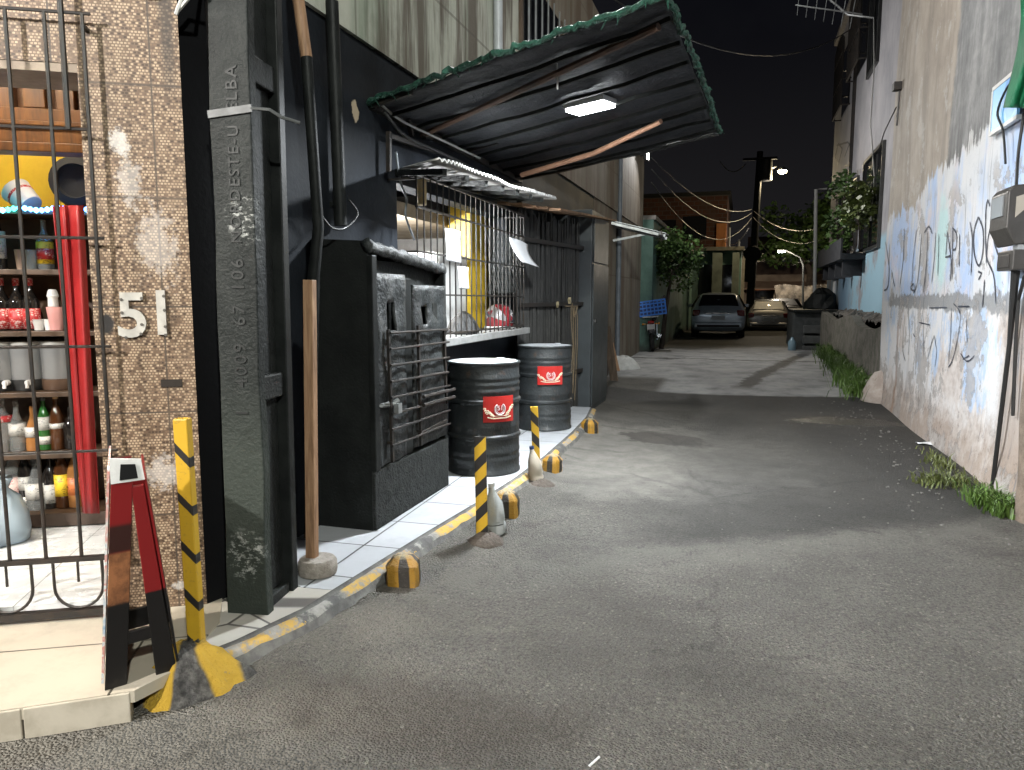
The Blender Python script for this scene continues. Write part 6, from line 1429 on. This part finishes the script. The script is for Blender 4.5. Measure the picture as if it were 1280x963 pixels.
# ================================================================== cars
def car(label, loc, rz, paint, Lc=4.1, k=1.0, hatch=True):
    T = thing('parked_car', label, 'car', (0, 0, 0), 'parked cars at the end of the alley')
    if hatch: st = [(0, .36, .74, .80, .78, .70), (.05, .26, .84, .92, .82, .72), (.14, .22, .9, 1.02, .84, .7), (.34, .2, .93, 1.24, .85, .64), (.62, .19, .94, 1.42, .86, .59), (1.1, .19, .94, 1.47, .86, .58), (2.0, .19, .93, 1.46, .86, .58), (2.5, .19, .92, 1.33, .86, .6), (3.0, .2, .9, .99, .85, .68), (3.7, .22, .82, .86, .82, .66), (Lc, .3, .66, .7, .7, .6)]
    else: st = [(0, .36, .74, .84, .78, .70), (.05, .26, .86, .96, .82, .74), (.2, .22, .93, 1.02, .84, .74), (.5, .2, .95, 1.06, .85, .7), (.8, .19, .95, 1.26, .86, .63), (1.2, .19, .95, 1.42, .86, .58), (2.0, .19, .94, 1.44, .86, .58), (2.6, .19, .92, 1.28, .86, .6), (3.1, .2, .9, .99, .85, .68), (3.8, .22, .82, .86, .82, .66), (Lc, .3, .66, .7, .7, .6)]
    b = MB(); rows = []
    for y, zb, zbelt, zt_, w, wt in st:
        half = [(0, zb), (w*.8, zb), (w*.97, zb+.08), (w, .5), (w*1.0, .66), (w*.97, zbelt), (wt+.02, zt_-.07 if zt_-zbelt > .12 else zbelt+.03), (wt*.85, zt_-.01), (0, zt_)]
        rows.append([V((x, y, z)) for x, z in half]+[V((-x, y, z)) for x, z in half[-2:0:-1]])
    n_ = len(rows[0])
    for r in rows: b.v += r
    b.f = [[i*n_+j, i*n_+(j+1) % n_, (i+1)*n_+(j+1) % n_, (i+1)*n_+j] for i in range(len(rows)-1) for j in range(n_)]+[list(range(n_)), [(len(rows)-1)*n_+j for j in range(n_)]]; b.m = [0]*len(b.f)
    o = b.build('body', paint, T, smooth=True); md = o.modifiers.new('s', 'SUBSURF'); md.levels = 2; md.render_levels = 2
    # glass
    if hatch: a0, a1 = (.17, 1.03, .62), (.56, 1.37, .52)
    else: a0, a1 = (.52, 1.06, .62), (1.1, 1.36, .52)
    d = V((0, a1[0]-a0[0], a1[1]-a0[1])).normalized(); nn = V((0, -d.z, d.y))
    b = MB(); q = [V((-a0[2], a0[0], a0[1])), V((a0[2], a0[0], a0[1])), V((a1[2], a1[0], a1[1])), V((-a1[2], a1[0], a1[1]))]; b.prism([p+nn*.03 for p in q], -nn*.06); b.build('rear_window', car_glass, T, bev=.02)
    for s in (-1, 1):
        b = MB(); q = [(s*.845, .62, .98), (s*.85, 2.55, .96), (s*.64, 2.2, 1.38), (s*.62, .8, 1.38)]; b.prism([V(p) for p in q], (s*.02, 0, .01)); b.build('side_window', car_glass, T, bev=.02)
        b = MB(); b.box((s*.68, .06, .8), (.24, .1, .2)); b.build('tail_light', plain('lamp_red', (.18, .012, .012), .12), T, bev=.03)
        b = MB(); b.box((s*.93, 2.5, 1.02), (.2, .1, .12)); b.build('side_mirror', paint, T, bev=.03)
        for y in (.72, 3.3):
            b = MB(); b.lathe([(.2, -.1), (.29, -.1), (.31, -.07), (.31, .07), (.29, .1), (.2, .1), (.2, -.1)], (s*.74, y, .31), 28, (1, 0, 0)); w = b.build('wheel', rubber, T, smooth='auto')
            b = MB(); b.lathe([(0, .07), (.06, .09), (.19, .075), (.2, .05), (.2, -.05)], (s*.74, y, .31), 20, (s, 0, 0)); b.build('rim', galv, w, smooth='auto')
    b = MB(); b.box((0, -.02, .42), (1.5, .1, .2)); b.build('bumper', paint, T, bev=.05, seg=3)
    b = MB(); b.box((0, -.075, .4), (1.3, .03, .07)); b.build('bumper_strip', rubber, T, bev=.01)
    b = MB(); b.box((0, -.035 if not hatch else -.02, .66), (.42, .03, .14), rx=-.06); b.build('number_plate', plain('plate_pale', (.5, .52, .55), .3), T, bev=.005)
    b = MB(); b.box((0, -.015, .8), (.8, .05, .035)); b.build('chrome_strip', chrome, T, bev=.008)
    T.location = loc; T.rotation_euler = (0, 0, rz); T.scale = (k, k, k); return T
car_glass = plain('car_glass', (.01, .011, .013), .45)
m_c1 = plain('car_blue_silver', (.55, .63, .72), .2, .3); m_c2 = plain('car_silver', (.42, .41, .4), .25, .7)
p = PY(897, 420, 25.6); car('blue silver hatchback parked nearest, its rear to the camera', (p.x, 25.6, .13), math.radians(2), m_c1, 4.1, 1.04)
p = PY(960, 416, 31.5); car('paler silver car parked behind the blue silver hatchback', (p.x, 31.5, -.02), math.radians(2), m_c2, 4.1, .97)
p = PY(984, 400, 36); car('dark car half hidden behind the silver car', (p.x, 36.5, .1), math.radians(8), plain('car_dark', (.08, .075, .07), .25, .5), 4.1, .95, False)

# ================================================================== end of the alley
m_mint = NT('mint_wall'); _p = m_mint.pos(); _a = m_mint.noise(1.1, _p, 6, .7); _s = m_mint.noise(2.5, m_mint.mapv(_p, (1, 1, .15)), 5, .7); _x, _y, _z = m_mint.sep(_p)
_c = m_mint.ramp(_a, [(.3, (.06, .115, .1)), (.55, (.13, .23, .195)), (.75, (.19, .29, .25))]); _c = m_mint.mix(m_mint.math('MULTIPLY', m_mint.step(_s, .5, .7), .7), _c, (.05, .07, .06))
_c = m_mint.mix(m_mint.step(m_mint.math('ADD', _z, m_mint.math('MULTIPLY', _a, .6)), .75, .4), _c, (.05, .05, .045))
m_mint = m_mint.out(_c, .8, _a, .5, .02)
T = thing('mint_wall', 'long mint green yard wall behind the motorcycle and the blue silver car', 'wall', (-2.1, 25, 0))
b = MB(); b.bx(-2.45, -2.15, 18.5, 33.0, -.1, 3.35); b.build('wall_body', m_mint, T); b = MB(); b.bx(-2.5, -2.1, 18.5, 33.0, 3.352, 3.45); b.build('coping', concrete, T)
T = thing('mint_gate_house', 'mint walled house front with pale columns behind the blue silver car', 'house', (-1.2, 34, 0))
xa, xb = PY(868, 380, 34).x, PY(925, 380, 34).x
b = MB(); b.bx(-4, xb, 34.2, 38, -.1, 3.5); b.build('house_wall', m_mint, T)
b = MB(); b.bx(-4.1, xb+.1, 33.9, 38, 3.502, 3.66); b.build('cornice', worn('cornice', (.14, .135, .11), None, 5, .8), T)
for px, w_ in ((895, .42), (918, .3)):
    p = PY(px, 380, 34); b = MB(); b.bx(p.x-w_/2, p.x+w_/2, 33.92, 34.19, -.1, 3.4); b.build('column', worn('column_pale', (.2, .23, .19), (.09, .1, .08), 3, .8, local=False), T, bev=.01)
for px in (881, 907): p = PY(px, 380, 34); b = MB(); b.bx(p.x-.3, p.x+.3, 34.18, 34.21, .2, 2.9); b.build('window', dark_glass, T)
T = thing('brick_house', 'dark unplastered brick house rising behind the mint wall', 'house', (-4, 40, 0))
nb = NT('raw_brick'); _p = nb.pos(); _x, _y, _z = nb.sep(_p); _bc, _bf = nb.brick(nb.comb(nb.math('ADD', _x, _y), _z, 0.0), 1, .4, .22, .02); _a = nb.noise(.9, _p, 5)
_c = nb.mix(nb.sep(_bc)[0], (.055, .02, .013), (.09, .034, .02)); _c = nb.mix(_bf, _c, (.08, .065, .055)); _c = nb.mix(nb.step(_a, .5, .7), _c, (.07, .045, .035))
m_brick = nb.out(_c, .9, _bf, -.4, .02)
x0, x1 = PY(780, 300, 40).x, PY(908, 300, 40).x; zt_ = PY(860, 246, 40).z
b = MB(); b.bx(x0-6, x1, 40, 48, -.1, zt_); b.build('brick_wall', m_brick, T); b = MB(); b.bx(x0-6.2, x1+.15, 39.85, 48, zt_+.002, zt_+.2); b.build('roof_slab', black_rough, T)
b = MB(); pl = PY(902, 310, 39.8); b.bx(pl.x-.28, pl.x+.2, 39.7, 39.998, 3.0, 5.2); b.build('brick_pier', worn('pier_orange', (.5, .2, .07), (.3, .12, .05), 3, .85, local=False), T, bev=.01)
for px, py in ((830, 290), (868, 285)): p = PY(px, py, 40); b = MB(); b.bx(p.x-.6, p.x+.6, 39.98, 40.02, p.z-.6, p.z+.6); b.build('window', dark_glass, T)
for px in (909, 921):
    p = PY(px, 380, 37); b = MB(); b.tube([(p.x, 37, 0), (p.x, 37, PY(px, 285 if px < 915 else 300, 37).z)], .05, 8)
    tag(b.build('thin_pole', galv), 'thin pale pole standing beside the orange brick pier' if px < 915 else 'thin pale pole next to the utility pole with the cables', 'pole')
b = MB(); p = PY(922, 350, 37.6); b.bx(p.x-.3, p.x+.32, 37.5, 37.8, -.1, PY(922, 312, 37.6).z); tag(b.build('wall_pillar', worn('pillar', (.42, .38, .32), (.2, .18, .15), 3, .85, local=False), bev=.02), 'tall pale plastered pillar left of the dark utility pole', 'pillar')
T = thing('far_house', 'tan roofed house at the end of the alley with a lit doorway', 'house', (3, 50, 0))
xl, xr_ = PY(925, 360, 50).x, PY(1018, 360, 50).x
b = MB(); b.bx(xl, xr_+2, 50, 58, -.1, 2.9); b.build('house_wall', worn('far_plaster', (.4, .33, .27), (.22, .18, .15), 1.5, .85, .7, local=False), T)
b = MB(); zr0, zr1 = PY(960, 362, 49).z, PY(960, 330, 54).z; b.prism([(xl-.5, 48.8, zr0), (xr_+2.5, 48.8, zr0-.1), (xr_+2.5, 54, zr1), (xl-.5, 54, zr1)], (0, 0, .12)); b.build('roof', worn('roof_tan', (.36, .26, .2), (.25, .18, .14), 1.2, .8, .6, local=False), T)
b = MB(); p = PY(957, 380, 50); b.bx(p.x-1.0, p.x+1.1, 49.96, 50.02, 0, 2.3); b.build('doorway', dark_glass, T); b = MB(); b.bx(p.x-.7, p.x+.9, 49.9, 49.955, 1.95, 2.2); b.build('lit_sign_board', emit('shop_glow', (1, .3, .08), .35), T)
T = thing('dark_tower_house', 'dark upper floors of a house behind the tan roof', 'house', (1.5, 62, 0))
b = MB(); b.bx(PY(935, 300, 60).x, PY(978, 300, 60).x, 60, 66, -.1, PY(950, 296, 60).z); b.build('house_wall', worn('dark_house', (.14, .09, .075), (.07, .05, .04), .8, .9, .7, local=False), T); b = MB(); p = PY(950, 320, 60); b.bx(p.x-.6, p.x+.8, 59.95, 60.01, p.z-.8, p.z+.8); b.build('window', dark_glass, T)
T = thing('rubble_wall', 'pale patchy stone wall at the end of the alley behind the parked cars', 'wall', (3, 42, 0))
b = MB(); x0, x1 = PY(968, 380, 42).x, PY(1040, 380, 42).x; zz = PY(990, 357, 42).z
b.grid(lambda u, v: (x0+(x1-x0)*u, 42+.06*math.sin(u*30)*math.cos(v*9), -.1+(zz+.1+.05*math.sin(u*9)*v)*v), 40, 12); b.build('wall_body', worn('stone_patch', (.3, .265, .22), (.05, .045, .04), 2.6, .9, .95, .8, .05, local=False), T, solid=.3)
# dark utility pole with cables
up = PY(938, 385, 32); UX = up.x; ut = PY(943, 190, 32)
T = thing('timber_pole', 'dark tall utility pole with a transformer and cables at the end of the alley', 'utility pole', (UX, 32, 0))
b = MB(); b.tube([(UX-.05, 32, 0), (UX+.15, 32, ut.z)], [.17, .12], 10); b.build('pole_shaft', black_rough, T, smooth='auto')
b = MB(); b.bar((UX-.5, 31.9, ut.z-.3), (UX+.8, 31.9, ut.z-.3), .1, .1); b.bar((UX-.35, 31.9, 3.3), (UX+.5, 31.9, 3.3), .08, .1); b.build('crossarm', black_rough, T)
b = MB(); b.lathe([(.25, -.4), (.28, -.38), (.28, .38), (.25, .4)], (UX+.35, 32, ut.z-.75), 14); b.build('transformer', black_metal, T, smooth='auto')
b = MB(); b.box((UX-.1, 31.8, PY(938, 345, 32).z+.2), (.35, .3, .9)); b.lathe([(.3, 0), (.34, .02), (.3, .04)], (UX, 31.8, PY(940, 318, 32).z), 14, (0, 1, 0)); b.build('cable_coil', black_rough, T)
p1 = PY(978, 213, 32.4)
b = MB(); b.tube([PY(945, 226, 32), PY(955, 216, 32.1), PY(972, 207, 32.4)], .035, 7); b.tube([PY(945, 226, 32), PY(945, 260, 32)], .035, 6); b.build('lamp_arm', galv, T)
LP = thing('street_lamp', 'bright warm street lamp on an arm of the dark utility pole', 'street lamp', p1)
b = MB(); b.lathe([(.0, .14), (.14, .1), (.2, .0), (.19, -.02)], p1, 16); b.build('lamp_hood', galv, LP, smooth=True)
b = MB(); b.lathe([(.17, -.01), (.15, -.1), (0, -.16)], p1, 16); b.build('lamp_bowl', emit('sodium', (1, .82, .5), 60), LP, smooth=True)
L = bpy.data.lights.new('far_light', 'POINT'); L.energy = P_FAR1; L.color = (1, .8, .5); L.shadow_soft_size = .15; lo = bpy.data.objects.new('far_light', L); COL.objects.link(lo); lo.location = p1-V((0, .0, .35))
p2 = PY(977, 314, 41); LP = thing('street_lamp', 'small white street lamp on a slim pole before the stone wall', 'street lamp', p2)
b = MB(); pp = PY(1004, 335, 41); b.tube([(pp.x+.1, 41, 0), (pp.x, 41, 3.1), PY(1000, 322, 41), PY(982, 313, 41)], [.06, .05, .035, .03], 8); b.build('post', grey_metal, LP, smooth='auto')
b = MB(); b.box(p2+V((0, 0, .02)), (.4, .2, .08)); b.build('lamp_head', galv, LP, bev=.02); b = MB(); b.box(p2-V((0, 0, .05)), (.32, .16, .04)); b.build('diffuser', emit('led_street', (.9, .95, 1), 40), LP)
L = bpy.data.lights.new('far_light2', 'POINT'); L.energy = P_FAR2; L.color = (1, .86, .68); L.shadow_soft_size = .12; lo = bpy.data.objects.new('far_light2', L); COL.objects.link(lo); lo.location = p2-V((0, .9, .35))
# overhead cables
def span(label, a, c, sag, r=.016, m=None):
    a = V(a); c = V(c); tag(MB().tube([a+(c-a)*(i/14)-V((0, 0, sag*4*(i/14)*(1-i/14))) for i in range(15)], r, 5).build('overhead_cable', m or cable_black, smooth=True), label, 'cable')
ca = PY(940, 262, 31.9); cp_ = plain('cable_pale', (.14, .135, .125), .4)
span('upper overhead cable from the canopy corner house to the dark utility pole', (-2.2, 18.2, 4.75), ca, .5, .013, cp_)
span('second overhead cable sagging from the corner house to the dark pole', (-2.2, 18.3, 4.5), PY(940, 266, 31.9), .75, .013, cp_)
span('lowest sagging overhead cable between corner house and dark pole', (-2.2, 18.3, 4.2), PY(940, 272, 31.9), 1.1, .012, cp_)
span('short pale cable arc high left of the dark utility pole', PY(900, 202, 31.5), PY(932, 205, 31.8), .35, .022, cp_)
span('overhead cable running from the dark pole toward the grey house', PY(940, 262, 31.9), PX(1028, 285, 2.5), .4, .014, cp_)
span('lower overhead cable from the dark pole toward the grey house', PY(940, 270, 31.9), PX(1028, 300, 2.5), .5, .014, cp_)
span('thin black cable crossing the sky from the canopy side to the grey house', (-2.3, 12, 6.2), (2.4, 22, 8.4), .8, .015)
span('thin cable drop from the dark pole to the brick house', PY(938, 280, 31.9), PY(905, 300, 39.6), .5, .016, cp_)
span('thin pale cable from the dark pole down to the lit stone wall', PY(938, 282, 31.9), PY(1005, 325, 40.9), .8, .014, cp_)
# pipe frame and steps by the grey house
T = thing('pipe_frame', 'tall pale pipe frame standing at the far corner of the grey house', 'pipe', (2.1, 22, 0))
p = PY(1020, 375, 23.5); t = PY(1020, 237, 23.5); b = MB(); b.tube([(p.x, 23.5, .1), t, (x2+.0, 23.5, t.z+.02)], .05, 8); b.build('pipe', white_paint, T, smooth='auto')
T = thing('stone_steps', 'dark stepped masonry block beside the retaining wall', 'steps', (1.7, 20, 0))
x0, x1 = PY(990, 430, 20.5).x, 2.44; zt_ = PY(1010, 391, 20.5).z
b = MB(); b.bx(x0, x1, 20.5, 23.2, -.1, zt_); b.build('block', worn('dark_masonry', (.07, .075, .075), (.03, .035, .035), 4, .85, .8, .7, .03, local=False), T, bev=.03)
for i in range(3): b = MB(); b.bx(x0+.25, x0+.95, 20.28-.0*i, 20.497, .05+i*.26, .25+i*.26); b.build('step', worn('dark_step', (.09, .095, .095), (.04, .04, .04), 5, .85, local=False), T, bev=.02)
b = MB(); b.bx(x0-.0, x1, 20.4, 23.3, zt_+.002, zt_+.07); b.build('coping', black_rough, T, bev=.01)
b = MB(); p = PY(1000, 425, 20.2); b.lathe([(.09, 0), (.1, .02), (.1, .22), (.04, .3), (.03, .34), (0, .34)], (x0-.02, 20.15, .14), 14); tag(b.build('water_jug', plain('jug_blue', (.3, .45, .55), .2, Transmission_Weight=.3), smooth='auto'), 'pale blue jug standing at the corner of the dark masonry steps', 'jug')
b = MB(); p = PY(1012, 388, 22); 
T = thing('rubbish_heap', 'dark heap on top of the masonry steps', 'heap', (2.0, 22, zt_))
b.lathe([(.45, 0), (.42, .2), (.3, .4), (.12, .52), (0, .55)], (2.05, 22.2, zt_+.07), 14)
for v in b.v: v += V((jit(.06), jit(.06), jit(.05)))
b.build('heap', black_rough, T)
